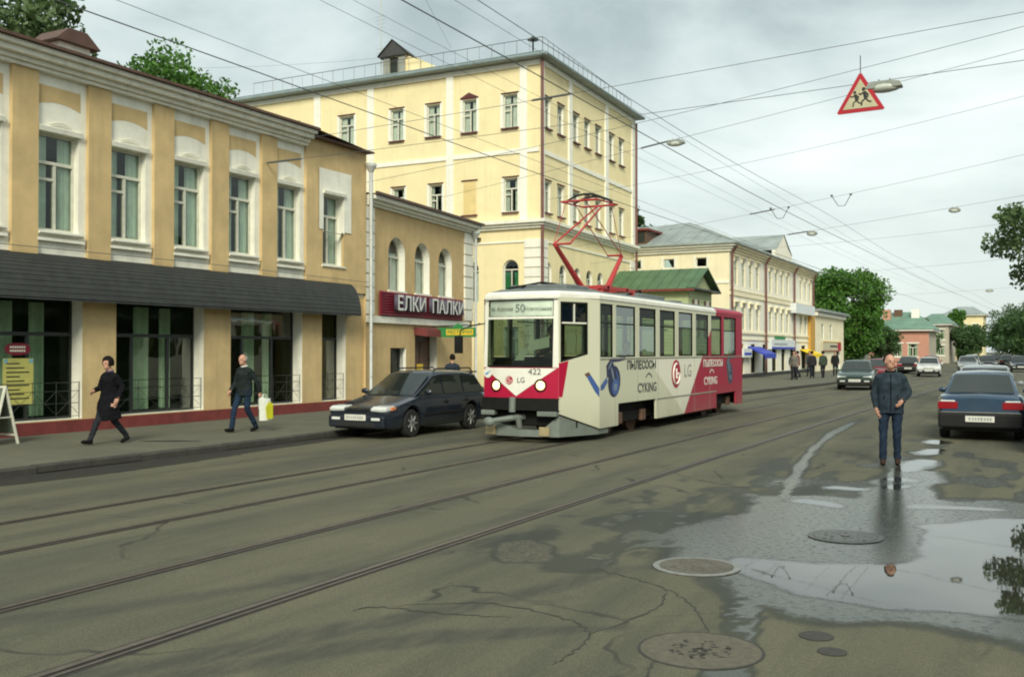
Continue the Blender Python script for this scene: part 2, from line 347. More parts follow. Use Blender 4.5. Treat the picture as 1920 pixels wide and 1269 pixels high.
def pdist(X, Y, poly, closed=True):
    d = np.full(X.shape, 1e9); ins = np.zeros(X.shape, bool); k = len(poly)
    for i in range(k if closed else k - 1):
        ax, ay = poly[i]; bx, by = poly[(i + 1) % k]; dx, dy = bx - ax, by - ay
        t = np.clip(((X - ax) * dx + (Y - ay) * dy) / (dx * dx + dy * dy + 1e-12), 0, 1)
        d = np.minimum(d, np.hypot(X - ax - t * dx, Y - ay - t * dy))
        if closed:
            c = ((ay > Y) != (by > Y)) & (X < (bx - ax) * (Y - ay) / (by - ay + 1e-12) + ax); ins ^= c
    return np.where(ins, -d, d) if closed else d
def sst(e0, e1, x): t = np.clip((x - e0) / (e1 - e0), 0, 1); return t * t * (3 - 2 * t)
def build_road():
    xs = np.r_[[-1500, -400, -120, -60, -30, -18], np.arange(-14, -8, .2), np.arange(-8, -6, .1), np.arange(-6, 1.6, .06), [2.5, 4, 7, 14, 40, 120, 400, 1500]]
    ys = np.r_[[-1500, -300, -60, -20, -6, 0, 2], np.arange(3.2, 15, .06), np.arange(15, 31, .1), np.arange(31.5, 60, 1.5), [65, 75, 90, 120, 180, 300, 600, 1500]]
    X, Y = np.meshgrid(xs, ys); nx, ny = len(xs), len(ys)
    n1 = fbm(X, Y * .7, 1.3, 11); n2 = fbm(X, Y * .6, 4.0, 31)
    wob = (n1 - .5) * .9 + (n2 - .5) * .35
    w = 1 - sst(-.1, .45, pdist(X, Y, P_OUT) + wob * .7)
    w = np.maximum(w, (.50 + .5 * sst(.5, .6, n2)) * (1 - sst(-.12, .22, pdist(X, Y, DAMP) + wob * 1.6)))
    w = np.maximum(w, .55 * sst(.57, .66, fbm(X * 1.3 + Y * .5, Y * .55 - X * .2, 2.6, 91)) * sst(-5.3, -4.2, X) * sst(7.2, 8.4, Y) * sst(16, 13, Y) * sst(-2.0, -2.6, X))
    w = np.maximum(w, .9 * (1 - sst(.0, .12, pdist(X, Y, PATCH) + wob * .35)))
    w = np.maximum(w, 1.0 * (1 - sst(.06, .17, pdist(X, Y, STREAM, False) + wob * .12)) * sst(30, 26, Y))
    w = np.maximum(w, 1.0 * (1 - sst(.12, .17, pdist(X, Y, STRIP, False) + wob * .08)) * (.7 + .3 * (n2 > .45)))
    w = np.maximum(w, 1 - sst(-.1, .22, pdist(X, Y, [(-2.0, 16.8), (-1.3, 16.6), (-1.0, 14), (-.9, 11.5), (-1.9, 11.3), (-2.1, 13.5)]) + wob * .6))
    for p in P_SM[:5]: w = np.maximum(w, 1 - sst(.02, .25, pdist(X, Y, p) + wob * .5))
    # streaky wet patches round the parked car and the man
    pk = sst(.5, .62, fbm(X * 1.1, Y * .45, 1.7, 57)) * sst(-4.6, -3.2, X) * sst(1.8, 1.2, X) * sst(6.8, 8.5, Y) * sst(26, 19, Y)
    w = np.maximum(w, .8 * pk)
    v = np.column_stack([X.ravel(), Y.ravel(), np.zeros(nx * ny)])
    idx = np.arange(nx * ny).reshape(ny, nx)
    q = np.stack([idx[:-1, :-1], idx[:-1, 1:], idx[1:, 1:], idx[1:, :-1]], -1).reshape(-1, 4)
    me = bpy.data.meshes.new('road'); me.vertices.add(len(v)); me.vertices.foreach_set('co', v.ravel().astype(np.float32))
    me.loops.add(q.size); me.loops.foreach_set('vertex_index', q.ravel().astype(np.int32)); me.polygons.add(len(q))
    me.polygons.foreach_set('loop_start', np.arange(0, q.size, 4, dtype=np.int32)); me.update(); me.validate()
    a = me.attributes.new('wet', 'FLOAT', 'POINT'); a.data.foreach_set('value', w.ravel().astype(np.float32))
    rb = np.zeros_like(X)
    for ln, hw_, am in (([(-7.2, 3.3), (-6.27, 4.44), (-5.69, 5.31), (-5.36, 6.21), (-4.93, 7.4), (-4.5, 9.2)], .13, .8), ([(-5.3, 3.2), (-4.53, 4.36), (-4.21, 5.09), (-3.85, 5.78), (-3.47, 6.65), (-3.1, 8)], .12, .9), ([(-4.7, 3.4), (-4.15, 4.44), (-3.82, 5.03), (-3.48, 5.47), (-3.04, 5.83), (-2.4, 6.3)], .10, .9),
                        ([(-10.7, 3), (-10.6, 10), (-10.65, 18)], .4, .7), ([(-7.5, 0), (-7.45, 20), (-7.2, 40)], .35, .35), ([(-4.1, 14), (-4.2, 20), (-4.3, 30)], .3, .4), ([(-3.2, 15), (-3.3, 22), (-3.4, 32)], .25, .4)):
        rb = np.maximum(rb, am * (1 - sst(hw_ * .4, hw_ * 1.7, pdist(X, Y, ln, False) + wob * .25)))
    a2 = me.attributes.new('rubber', 'FLOAT', 'POINT'); a2.data.foreach_set('value', rb.ravel().astype(np.float32))
    return me
def road_mat():
    m, t, p = newmat('old asphalt'); l = t.links.new
    g = nd(t, 'ShaderNodeNewGeometry'); pos = g.outputs['Position']
    def noise(s, d=6, sc=(1, 1, 1), ro=.6):
        mpn = nd(t, 'ShaderNodeMapping'); mpn.inputs['Scale'].default_value = sc; l(pos, mpn.inputs[0])
        n = nd(t, 'ShaderNodeTexNoise'); n.inputs['Scale'].default_value = s; n.inputs['Detail'].default_value = d; n.inputs['Roughness'].default_value = ro; l(mpn.outputs[0], n.inputs[0]); return n.outputs[0]
    def rng(i, a, b, c, d):
        n = nd(t, 'ShaderNodeMapRange'); n.inputs[1].default_value = a; n.inputs[2].default_value = b; n.inputs[3].default_value = c; n.inputs[4].default_value = d; l(i, n.inputs[0]); return n.outputs[0]
    def mixc(f, a, b, bt='MIX'):
        n = nd(t, 'ShaderNodeMix', data_type='RGBA', blend_type=bt)
        for k, x in ((0, f), (6, a), (7, b)):
            if isinstance(x, (int, float)): n.inputs[k].default_value = x
            elif isinstance(x, tuple): n.inputs[k].default_value = (*x, 1)
            else: l(x, n.inputs[k])
        return n.outputs[2]
    c = mixc(rng(noise(.35, 5), .35, .68, 0, 1), (.129, .122, .081), (.100, .097, .068))
    c = mixc(rng(noise(1.0, 7, (1.6, .16, 1)), .47, .66, 0, .8), c, (.066, .068, .051))          # worn streaks along the street
    c = mixc(rng(noise(2.1, 6, (1, .5, 1)), .60, .70, 0, .45), c, (.156, .147, .099))
    c = mixc(rng(noise(.8, 8, (1.0, .7, 1), .7), .62, .70, 0, .6), c, (.060, .059, .049))             # darker repair patches
    sp = noise(95, 2); c = mixc(1.0, c, rng(sp, .25, .75, .5, 1.5), 'MULTIPLY')
    fine = noise(28, 4); c = mixc(1.0, c, rng(fine, .3, .7, .86, 1.14), 'MULTIPLY')
    vo = nd(t, 'ShaderNodeTexVoronoi', feature='DISTANCE_TO_EDGE'); vo.inputs['Scale'].default_value = .55
    dn = nd(t, 'ShaderNodeTexNoise'); dn.inputs['Scale'].default_value = 1.7; l(pos, dn.inputs[0]); dv = nd(t, 'ShaderNodeMixRGB'); dv.inputs[0].default_value = .35; l(pos, dv.inputs[1]); l(dn.outputs[1], dv.inputs[2]); l(dv.outputs[0], vo.inputs[0])
    cr = nd(t, 'ShaderNodeMath', operation='MULTIPLY'); l(rng(vo.outputs[0], .004, .011, .75, 0), cr.inputs[0]); l(rng(noise(.5, 3), .5, .58, 0, 1), cr.inputs[1])
    c = mixc(cr.outputs[0], c, (.03, .03, .027))
    ar = nd(t, 'ShaderNodeAttribute'); ar.attribute_name = 'rubber'; ru = nd(t, 'ShaderNodeMath', operation='MULTIPLY'); l(ar.outputs['Fac'], ru.inputs[0]); l(rng(noise(6, 5, (1.5, .4, 1)), .3, .6, .25, .85), ru.inputs[1]); c = mixc(ru.outputs[0], c, (.050, .051, .044))
    at = nd(t, 'ShaderNodeAttribute'); at.attribute_name = 'wet'
    ad = nd(t, 'ShaderNodeMath', operation='ADD'); l(at.outputs['Fac'], ad.inputs[0]); l(rng(noise(16, 6), .3, .7, -.13, .13), ad.inputs[1])
    damp = rng(ad.outputs[0], .18, .5, 0, 1); film = rng(ad.outputs[0], .55, 1.0, 0, 1)
    c = mixc(damp, c, mixc(1.0, c, (.42, .46, .48), 'MULTIPLY'))
    l(c, p.inputs['Base Color'])
    r1 = rng(film, 0, 1, .9, .19); mnn = nd(t, 'ShaderNodeMath', operation='MINIMUM'); l(r1, mnn.inputs[0]); l(rng(damp, 0, 1, .92, .62), mnn.inputs[1]); l(mnn.outputs[0], p.inputs['Roughness'])
    p.inputs['Specular IOR Level'].default_value = .3
    bp = nd(t, 'ShaderNodeBump'); bp.inputs['Distance'].default_value = .006; l(sp, bp.inputs['Height']); l(rng(film, 0, .8, .55, .05), bp.inputs['Strength']); l(bp.outputs[0], p.inputs['Normal'])
    return m
ROAD = road_mat()
rme = build_road(); rme.materials.append(ROAD); road = link('road', rme, kind='structure')
def water_mat():
    m, t, p = newmat('puddle water'); l = t.links.new
    p.inputs['Base Color'].default_value = (.030, .029, .022, 1); p.inputs['IOR'].default_value = 1.36; p.inputs['Specular IOR Level'].default_value = .85
    g = nd(t, 'ShaderNodeNewGeometry'); at = nd(t, 'ShaderNodeAttribute'); at.attribute_name = 'sd'
    def nz_(s_, d): n = nd(t, 'ShaderNodeTexNoise'); n.inputs['Scale'].default_value = s_; n.inputs['Detail'].default_value = d; l(g.outputs['Position'], n.inputs[0]); return n.outputs[0]
    def ma(a, k, c):
        n = nd(t, 'ShaderNodeMath', operation='MULTIPLY_ADD'); n.inputs[1].default_value = k; l(a, n.inputs[0])
        if isinstance(c, float): n.inputs[2].default_value = c
        else: l(c, n.inputs[2])
        return n.outputs[0]
    d = ma(nz_(2.2, 5), .30, ma(nz_(14, 4), .09, ma(at.outputs['Fac'], 1.0, -.195)))
    f = nd(t, 'ShaderNodeMapRange', interpolation_type='SMOOTHSTEP'); f.inputs[1].default_value = .05; f.inputs[2].default_value = -.07; l(d, f.inputs[0])
    r = nd(t, 'ShaderNodeMapRange'); r.inputs[1].default_value = .03; r.inputs[2].default_value = -.16; r.inputs[3].default_value = .20; r.inputs[4].default_value = .02; l(d, r.inputs[0]); l(r.outputs[0], p.inputs['Roughness'])
    bp = nd(t, 'ShaderNodeBump'); bp.inputs['Strength'].default_value = .07; bp.inputs['Distance'].default_value = .004; l(nz_(3.5, 2), bp.inputs['Height']); l(bp.outputs[0], p.inputs['Normal'])
    tr = nd(t, 'ShaderNodeBsdfTransparent'); mx_ = nd(t, 'ShaderNodeMixShader'); l(f.outputs[0], mx_.inputs[0]); l(tr.outputs[0], mx_.inputs[1]); l(p.outputs[0], mx_.inputs[2]); l(mx_.outputs[0], t.nodes['Material Output'].inputs[0])
    return m
WATER = water_mat()
def puddle(pts, st=.04, grow=0.0):
    P_ = smooth_poly(pts, n=6); xs = np.arange(min(p[0] for p in P_) - .3, max(p[0] for p in P_) + .3, st); ys = np.arange(min(p[1] for p in P_) - .3, max(p[1] for p in P_) + .3, st * 1.5)
    X, Y = np.meshgrid(xs, ys); sd_ = pdist(X, Y, P_) - grow; nx = len(xs); idx = np.arange(X.size).reshape(X.shape)
    q = np.stack([idx[:-1, :-1], idx[:-1, 1:], idx[1:, 1:], idx[1:, :-1]], -1).reshape(-1, 4); keep = sd_.ravel()[q].min(1) < .22; q = q[keep]
    used = np.unique(q); mp_ = np.full(X.size, -1); mp_[used] = np.arange(len(used))
    me = bpy.data.meshes.new('puddle'); me.from_pydata(np.column_stack([X.ravel()[used], Y.ravel()[used], np.full(len(used), .001)]).tolist(), [], mp_[q].tolist())
    a = me.attributes.new('sd', 'FLOAT', 'POINT'); a.data.foreach_set('value', sd_.ravel()[used].astype(np.float32)); me.materials.append(WATER); return link('puddle', me, kind='structure')
def flat_poly(name, pts, z, mat, parent=None, kind='structure'):
    bm = bmesh.new(); vs_ = [bm.verts.new((x, y, z)) for x, y in pts]
    f = bm.faces.new(vs_); bm.normal_update()
    if f.normal.z < 0: f.normal_flip()
    bmesh.ops.triangulate(bm, faces=bm.faces[:]); me = bpy.data.meshes.new(name); bm.to_mesh(me); bm.free(); me.materials.append(mat)
    o = link(name, me, parent, kind=kind if parent is None else None); return o
puddle(P_MIR)
for i, q in enumerate(P_SM): puddle(q, .03, .05)
# sealed cracks
SEAL = pm('crack tar', (.045, .043, .036), .85, .2, 9)
CR = [[(-4.25, 5.89), (-3.61, 6.4), (-2.87, 6.29), (-2.57, 6.01), (-2.51, 5.59), (-2.52, 5.35)], [(-3.33, 7.86), (-2.98, 7.7), (-2.52, 7.43), (-2.17, 6.98), (-1.84, 6.3)],
      [(-2.52, 7.43), (-2.41, 6.85), (-2.57, 6.01)], [(-4.28, 5.75), (-4.23, 5.94), (-3.69, 6.02), (-3.21, 6.15)], [(-5.34, 15.45), (-4.47, 14.13), (-3.42, 13.4), (-3.11, 13.28)],
      [(-2.0, 5.7), (-1.95, 5.2), (-2.05, 4.6)], [(-4.4, 15.2), (-3.9, 14.0)], [(-11.9, 9.6), (-11.2, 11.3), (-11.0, 12.4)]]
for i, c in enumerate(CR):
    q = smooth_poly(c, False, 12, .016, 40 + i); b = B(); rnd = random.Random(i); k = len(q)
    L_, R_ = [], []
    for j, (x, y) in enumerate(q):
        a = q[min(j + 1, k - 1)]; d = q[max(j - 1, 0)]; tx, ty = a[0] - d[0], a[1] - d[1]; ln = math.hypot(tx, ty) or 1
        w = rnd.uniform(.003, .010) * min(1, .2 + 4 * min(j, k - 1 - j) / k); L_.append((x - ty / ln * w, y + tx / ln * w, .0035)); R_.append((x + ty / ln * w, y - tx / ln * w, .0035))
    b.add(L_ + R_, [(j, j + 1, k + j + 1, k + j) for j in range(k - 1)]); b.build('crack', SEAL, road)
# rails
def railx(x0, y): return x0 + .00033 * y * y if y < 70 else x0 + 1.617 + (y - 70) * .046
RSH = pm('rail groove dirt', (.035, .03, .026), .9, .3, 9); RHD = pm('rail head', (.16, .135, .115), .42, .25, 9, metal=.55)
for x0 in (-5.0, -6.56, -8.42, -9.84):
    b = B(); ys = list(np.arange(-4, 70, 2)) + [80, 95, 110, 130]
    for (a, c, z, mi) in ((-.085, -.05, .0025, 1), (-.05, .008, .009, 0), (.008, .05, .003, 1), (.05, .075, .0075, 0), (.075, .105, .0022, 1)):
        pts = [(railx(x0, y) + e_, y, z) for y in ys for e_ in (a, c)]
        b.add(pts, [(2 * i, 2 * i + 1, 2 * i + 3, 2 * i + 2) for i in range(len(ys) - 1)], mi)
    b.build('tram_rail', [RHD, RSH], kind='structure')
# manhole covers
IRON = pm('manhole iron', (.115, .106, .085), .8, .3, 14, .5, 60, dirt=.5)
ROADL = pm('asphalt filled lid', (.115, .104, .076), .92, .25, 16, .6, 90); DKI = pm('dark broken iron', (.045, .043, .036), .8, .3, 20)
def old_manhole(x, y, r, label, z=.001):
    o = thing('manhole_cover', label, 'manhole cover', (x, y, z), 0, 'manhole covers in the road'); rn = random.Random(77)
    b = B(); b.lathe([(r, 0), (r, .003), (r * .955, .004), (r * .955, .001)], n=44); b.build('rim', DKI, o)
    b = B(); b.lathe([(r * .95, .0), (r * .95, .003), (.01, .003)], n=44); ld = b.build('lid', ROADL, o)
    for k in range(60):
        a = rn.uniform(0, 6.28); d = r * .50 * rn.random() ** .7; cx, cy, w_, h_ = d * math.cos(a), d * math.sin(a), rn.uniform(.008, .03), rn.uniform(.006, .018); t = rn.uniform(0, 3.1)
        b = B(); b.prism([(cx + w_ * math.cos(t) - 0 * h_, cy + w_ * math.sin(t)), (cx - h_ * math.sin(t), cy + h_ * math.cos(t)), (cx - w_ * math.cos(t), cy - w_ * math.sin(t)), (cx + h_ * math.sin(t), cy - h_ * math.cos(t))], 2, .0025, .006); b.build('stud', DKI, ld)
    return o
WIR = pm('wet dark iron', (.045, .045, .04), .3, .3, 14, .4, 60)
def manhole(x, y, r, label, wet=False, z=.003):
    o = thing('manhole_cover', label, 'manhole cover', (x, y, z), random.random() * 3, 'manhole covers in the road')
    IR = pm('wet iron sky sheen', (.20, .20, .185), .35, .3, 14, .4, 60) if wet is True else (WIR if wet else IRON)  # pale rim tone puts the wet iron's whitish reflection into the colour
    b = B(); b.lathe([(r, 0), (r, .006), (r * .86, .008), (r * .86, .003)], n=40); b.build('rim', IR, o)
    b = B(); b.lathe([(r * .84, .002), (r * .84, .009), (.01, .009)], n=40)
    for k in range(-4, 5):
        yy = k * r * .17; hw = math.sqrt(max(0, (r * .78) ** 2 - yy * yy)); 
        for s in range(-4, 5):
            xx = s * r * .17
            if abs(xx) < hw - .02 and random.random() < .7: b.box(xx - .028, yy - .016, .008, xx + .028, yy + .016, .0105 + random.random() * .004)
    b.build('lid', WIR if wet == 'dark' else IRON, o)
    b = B(); b.lathe([(r * .12, .009), (r * .12, .016), (.004, .016)], n=12); b.build('boss', WIR if wet == 'dark' else IRON, o)
    return o
manhole(-2.56, 8.32, .37, 'iron manhole cover at the left tip of the big puddle', True)
manhole(-1.66, 10.35, .36, 'iron manhole cover on the dark wet asphalt enclosed by the puddle', 'dark')
old_manhole(-1.83, 6.03, .39, 'large iron manhole cover in dry asphalt nearest the viewer')
b = B(); b.lathe([(.11, 0), (.11, .003), (.004, .004)], n=20); b.build('lid', DKI, thing('valve_cover', 'small round iron valve cover, farther of two right of the nearest manhole', 'valve cover', (-1.25, 6.66, .003)))
b = B(); b.lathe([(.09, 0), (.09, .003), (.004, .004)], n=20); b.build('lid', DKI, thing('valve_cover', 'small round iron valve cover, nearer of two right of the nearest manhole', 'valve cover', (-1.1, 6.36, .003)))
# pavement and kerb
PAV = pm('pavement asphalt', (.116, .114, .082), .92, .16, 1.1, .5, 130, dirt=.35, dcol=(.075, .075, .062))
KST = pm('kerb granite', (.050, .048, .040), .85, .25, 6, .4, 70, dirt=.5)  # granite darkened so its colour holds the shade on the kerb face
KL = [(-13.3, -30), (-13.3, 23.5), (-12.5, 29.5), (-10.9, 41.5), (-9.8, 56), (-9.3, 90), (-8.8, 125)]
b = B(); top = [(x - .14, y) for x, y in KL]
b.poly([(x, y, .12) for x, y in top] + [(-70, 125, .12), (-70, -30, .12)]); b.poly([(x, y, 0.0) for x, y in top[::-1]] + [(-70, -30, 0), (-70, 125, 0)][::1])
pav = b.build('pavement', PAV, kind='structure')
def kerb_at(y):
    for (x0, y0), (x1, y1) in zip(KL, KL[1:]):
        if y0 <= y <= y1: return x0 + (x1 - x0) * (y - y0) / (y1 - y0)
kb = B(); kb.prism([(-.14, .01), (0, .01), (0, .10), (-.02, .125), (-.14, .126)], 1, .006, .994); kme = kb.mesh('kerb_stone', KST)
y = 4.0; rnd = random.Random(5)
while y < 88:
    x0, x1 = kerb_at(y), kerb_at(y + 1)
    k = link('kerb_stone', kme, pav, (x0 + rnd.uniform(-.012, .012), y, rnd.uniform(-.010, .006)), math.atan2(-(x1 - x0), 1) + rnd.uniform(-.006, .006)); y += 1.0
GUT = pm('gutter mud and kerb shade', (.020, .019, .015), .7, .35, 5, .3, 40)  # wet mud, colour darkened to take in the kerb shadow as well
flat_poly('gutter_dirt', smooth_poly([(-13.26, 6), (-13.27, 10.4), (-13.27, 14), (-13.26, 18), (-13.26, 22), (-13.0, 22), (-12.95, 18), (-12.78, 16), (-12.7, 14.5), (-12.5, 13), (-12.35, 11), (-12.45, 9.5), (-12.6, 8), (-12.8, 6)], n=12, jit=.03, seed=9), .004, GUT, road)
flat_poly('gutter_dirt', smooth_poly([(-15.2, 13.6), (-14.5, 13.9), (-14.2, 14.2), (-14.7, 14.1)], n=8, jit=.03, seed=19), .124, GUT, pav)

# ================================================================== SHOP BUILDING (left)
shop = thing('shop_building', 'long tan two-storey shop building with white window bays and dark awning', 'building', (-18.2, 0, 0), R(90))
S0, S1 = 5.0, 25.0
UPW = [(8.23 + 1.83 * i - .03, 8.23 + 1.83 * i + .94) for i in range(-1, 8)]          # upper windows
UPW = [(a, c) for a, c in UPW if a > S0 + .5]; LASTW = (22.9, 23.87)
GW = [(8.1, 10.75), (11.9, 14.78), (15.68, 18.34), (19.28, 22.1), (22.98, 24.1)]
b = B()
holes = [(a, c, 4.37, 6.42) for a, c in UPW] + [(LASTW[0], LASTW[1], 4.37, 6.4)] + [(a, c, .4, 3.0) for a, c in GW]
wall(b, S0, S1, .12, 7.95, [h for h in holes if h[2] > 1], 0, .2, 0, 0) if False else None
# lower storey tan, upper bays: white sheet set back 8 cm between tan pilasters
wall(b, S0, S1, .12, 3.5, [h for h in holes if h[2] < 1], 0, .38, 0, 1)
wall(b, S0, S1, 3.5, 7.95, [h for h in holes if h[2] > 1], .0, .2, 1, 1)
b.poly([(S1, 0, .12), (S1, 11, .12), (S1, 11, 7.95), (S1, 0, 7.95)], 0); b.poly([(S0, 0, .12), (S0, 0, 7.95), (S0, 11, 7.95), (S0, 11, .12)], 0); b.poly([(S0, 11, .12), (S0, 11, 7.95), (S1, 11, 7.95), (S1, 11, .12)], 0)
b.build('wall', [TAN, WHT], shop)
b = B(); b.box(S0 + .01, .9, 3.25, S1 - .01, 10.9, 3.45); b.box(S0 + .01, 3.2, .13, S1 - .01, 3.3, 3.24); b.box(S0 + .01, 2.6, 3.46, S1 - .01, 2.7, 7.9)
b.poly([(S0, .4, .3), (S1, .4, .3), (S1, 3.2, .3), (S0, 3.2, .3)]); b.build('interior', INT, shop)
pil = [(UPW[i][1] + .19, UPW[i + 1][0] - .07) for i in range(len(UPW) - 1)]
for a, c in pil:
    bb = B(); bb.box(a, -.09, 3.6, c, .0, 7.62); bb.build('pilaster', TAN, shop)
bb = B()                                                                       # end bay: flat tan face around the eared white surround
wall(bb, UPW[-1][1] + .19, S1 + .002, 3.6, 7.9, [(22.72, 24.2, 4.30, 7.1)], -.09, .09, 0, 0)
bb.poly([(UPW[-1][1] + .19, -.09, 3.6), (UPW[-1][1] + .19, -.09, 7.9), (UPW[-1][1] + .19, 0, 7.9), (UPW[-1][1] + .19, 0, 3.6)]); bb.poly([(S1 + .002, -.09, .2), (S1 + .002, 0, .2), (S1 + .002, 0, 7.9), (S1 + .002, -.09, 7.9)])
bb.build('end_bay', TAN, shop)
for a, c in ((22.72, LASTW[0]), (LASTW[1], 24.2)):
    bb = B(); bb.box(a, -.088, 4.30, c, -.004, 5.35); bb.build('surround_infill', TAN, shop)
bb = B(); wall(bb, 22.70, 24.22, 5.36, 7.12, [(LASTW[0], LASTW[1], 5.3, 6.4)], -.115, .11, 0, 0); bb.build('window_surround', WHT, shop)
for i, (a, c) in enumerate(UPW):                                               # blank tan panel, arched hood, lintel moulding
    m0, m1_ = a - .03, c + .04
    bb = B(); n = 12; cx = (m0 + m1_) / 2; hw = (m1_ - m0) / 2
    up = [(m1_, 7.39), (m0, 7.39)] + [(m0 + 2 * hw * k / n, 6.97 + .10 * (1 - ((k / n) * 2 - 1) ** 2)) for k in range(n + 1)]
    bb.prism(up, 1, -.006, -.0); bb.build('blank_panel', TAN, shop)
    bb = B(); bb.prism([(-.08, 6.42), (-.10, 6.52), (-.0, 6.56), (0, 6.42)], 0, a - .05, c + .05); bb.build('lintel', WHT, shop)
    bb = B(); bb.tube([(cx - .28 + .56 * k / 8, -.05, 6.58 + .07 * math.sin(math.pi * k / 8)) for k in range(9)], .018, 5); bb.build('hood_mould', WHT, shop)
    window(shop, a, c, 4.37, 6.42, .17, 'V' if i in (1, 4, 6, 7, 5) else 'T', FRM, GLS, CUR, .055, .74, sill=WHT, seed=i)
    bb = B(); bb.box(a - .08, -.10, 4.14, c + .1, 0, 4.2); bb.build('sill_ledge', WHT, shop)
bb = B(); bb.prism([(-.17, 6.40), (-.19, 6.48), (-.11, 6.5), (-.11, 6.40)], 0, LASTW[0] - .03, LASTW[1] + .03); bb.build('lintel', WHT, shop)
window(shop, *LASTW, 4.37, 6.40, .17, 'T', FRM, GLS, CUR, .055, .7, sill=WHT, seed=2)
CS1 = 22.16
for (z0, z1, pr) in ((7.62, 7.70, .16), (7.70, 7.80, .24), (7.80, 7.92, .38), (7.92, 8.02, .50)):
    bb = B(); bb.box(S0, -pr, z0 + .002, CS1, .0, z1); bb.build('cornice', WHT, shop, bevel=.012)
bb = B(); bb.poly([(S0, -.58, 8.03), (CS1, -.58, 8.03), (CS1, 5.5, 9.6), (S0, 5.5, 9.6)]); bb.poly([(S0, 5.5, 9.6), (CS1, 5.5, 9.6), (CS1, 11.4, 8.03), (S0, 11.4, 8.03)])
bb.poly([(CS1, -.58, 8.03), (S1 + .1, -.30, 7.93), (S1 + .1, 5.5, 8.3), (CS1, 5.5, 9.6)]); bb.poly([(CS1, 5.5, 9.6), (S1 + .1, 5.5, 8.3), (S1 + .1, 11.4, 7.95), (CS1, 11.4, 8.03)])
bb.poly([(S0, -.58, 8.03), (S0, -.58, 8.09), (CS1, -.58, 8.09), (CS1, -.58, 8.03)])
bb.box(S0, -.60, 8.025, CS1, -.50, 8.075); bb.box(CS1 + .003, -.34, 7.90, S1 + .1, .06, 7.95)
roof = bb.build('roof', BRN, shop)
for k in range(30):
    x = S0 + .3 + k * .58
    if x < CS1: bb = B(); bb.prism([(-.56, 8.04), (5.5, 9.61), (5.5, 9.64), (-.56, 8.07)], 0, x, x + .02); bb.build('seam', BRN, roof)
bb = B(); bb.prism([(15.65, 8.4), (16.5, 8.4), (16.5, 9.1), (15.65, 9.1)], 1, 1.9, 2.6, 0); ch = bb.build('chimney', WHT, roof)
bb = B(); bb.prism([(15.45, 9.1), (16.7, 9.1), (16.3, 9.42), (15.8, 9.42)], 1, 1.75, 2.75); bb.build('chimney_cap', BRN, roof)
bb = B(); bb.box(S0, -.05, .121, S1 + .004, -.002, .38); bb.build('plinth', PLI, shop)
# awning in sections of overlapping slats
prof = [(-.02, 3.86), (-.14, 3.81), (-.25, 3.70), (-.34, 3.55), (-.41, 3.38), (-.46, 3.16), (-.48, 2.93)]
aw = B(); prev = prof[0]
for i in range(6):
    for h_ in (0, .5):
        p0 = [prof[i][k] + (prof[i + 1][k] - prof[i][k]) * h_ for k in (0, 1)]; p1 = [prof[i][k] + (prof[i + 1][k] - prof[i][k]) * (h_ + .5) for k in (0, 1)]
        aw.prism([p0, p1, (p1[0] - .020, p1[1] + .008), (p0[0] - .010, p0[1] + .010)], 0, .001, 1.599)
aw.prism([(-.48, 2.93), (-.49, 2.89), (-.06, 2.93), (-.06, 2.97)], 0, .004, 1.596)
awm = aw.mesh('awning_panel', AWN)
for k in range(12): link('awning_panel', awm, shop, (5.02 + k * 1.6, 0, 0))
bb = B(); bb.poly([(24.22, *q) for q in [(-.0, 3.85)] + prof[1:] + [(0, 2.9)]]); bb.build('awning_end', AWN, shop)
bb = B(); bb.tube([(S0, -.2, 4.0), (12, -.2, 3.96), (18, -.2, 4.0), (S1, -.2, 3.95)], .008, 5); bb.build('awning_cable', CABLE, shop)
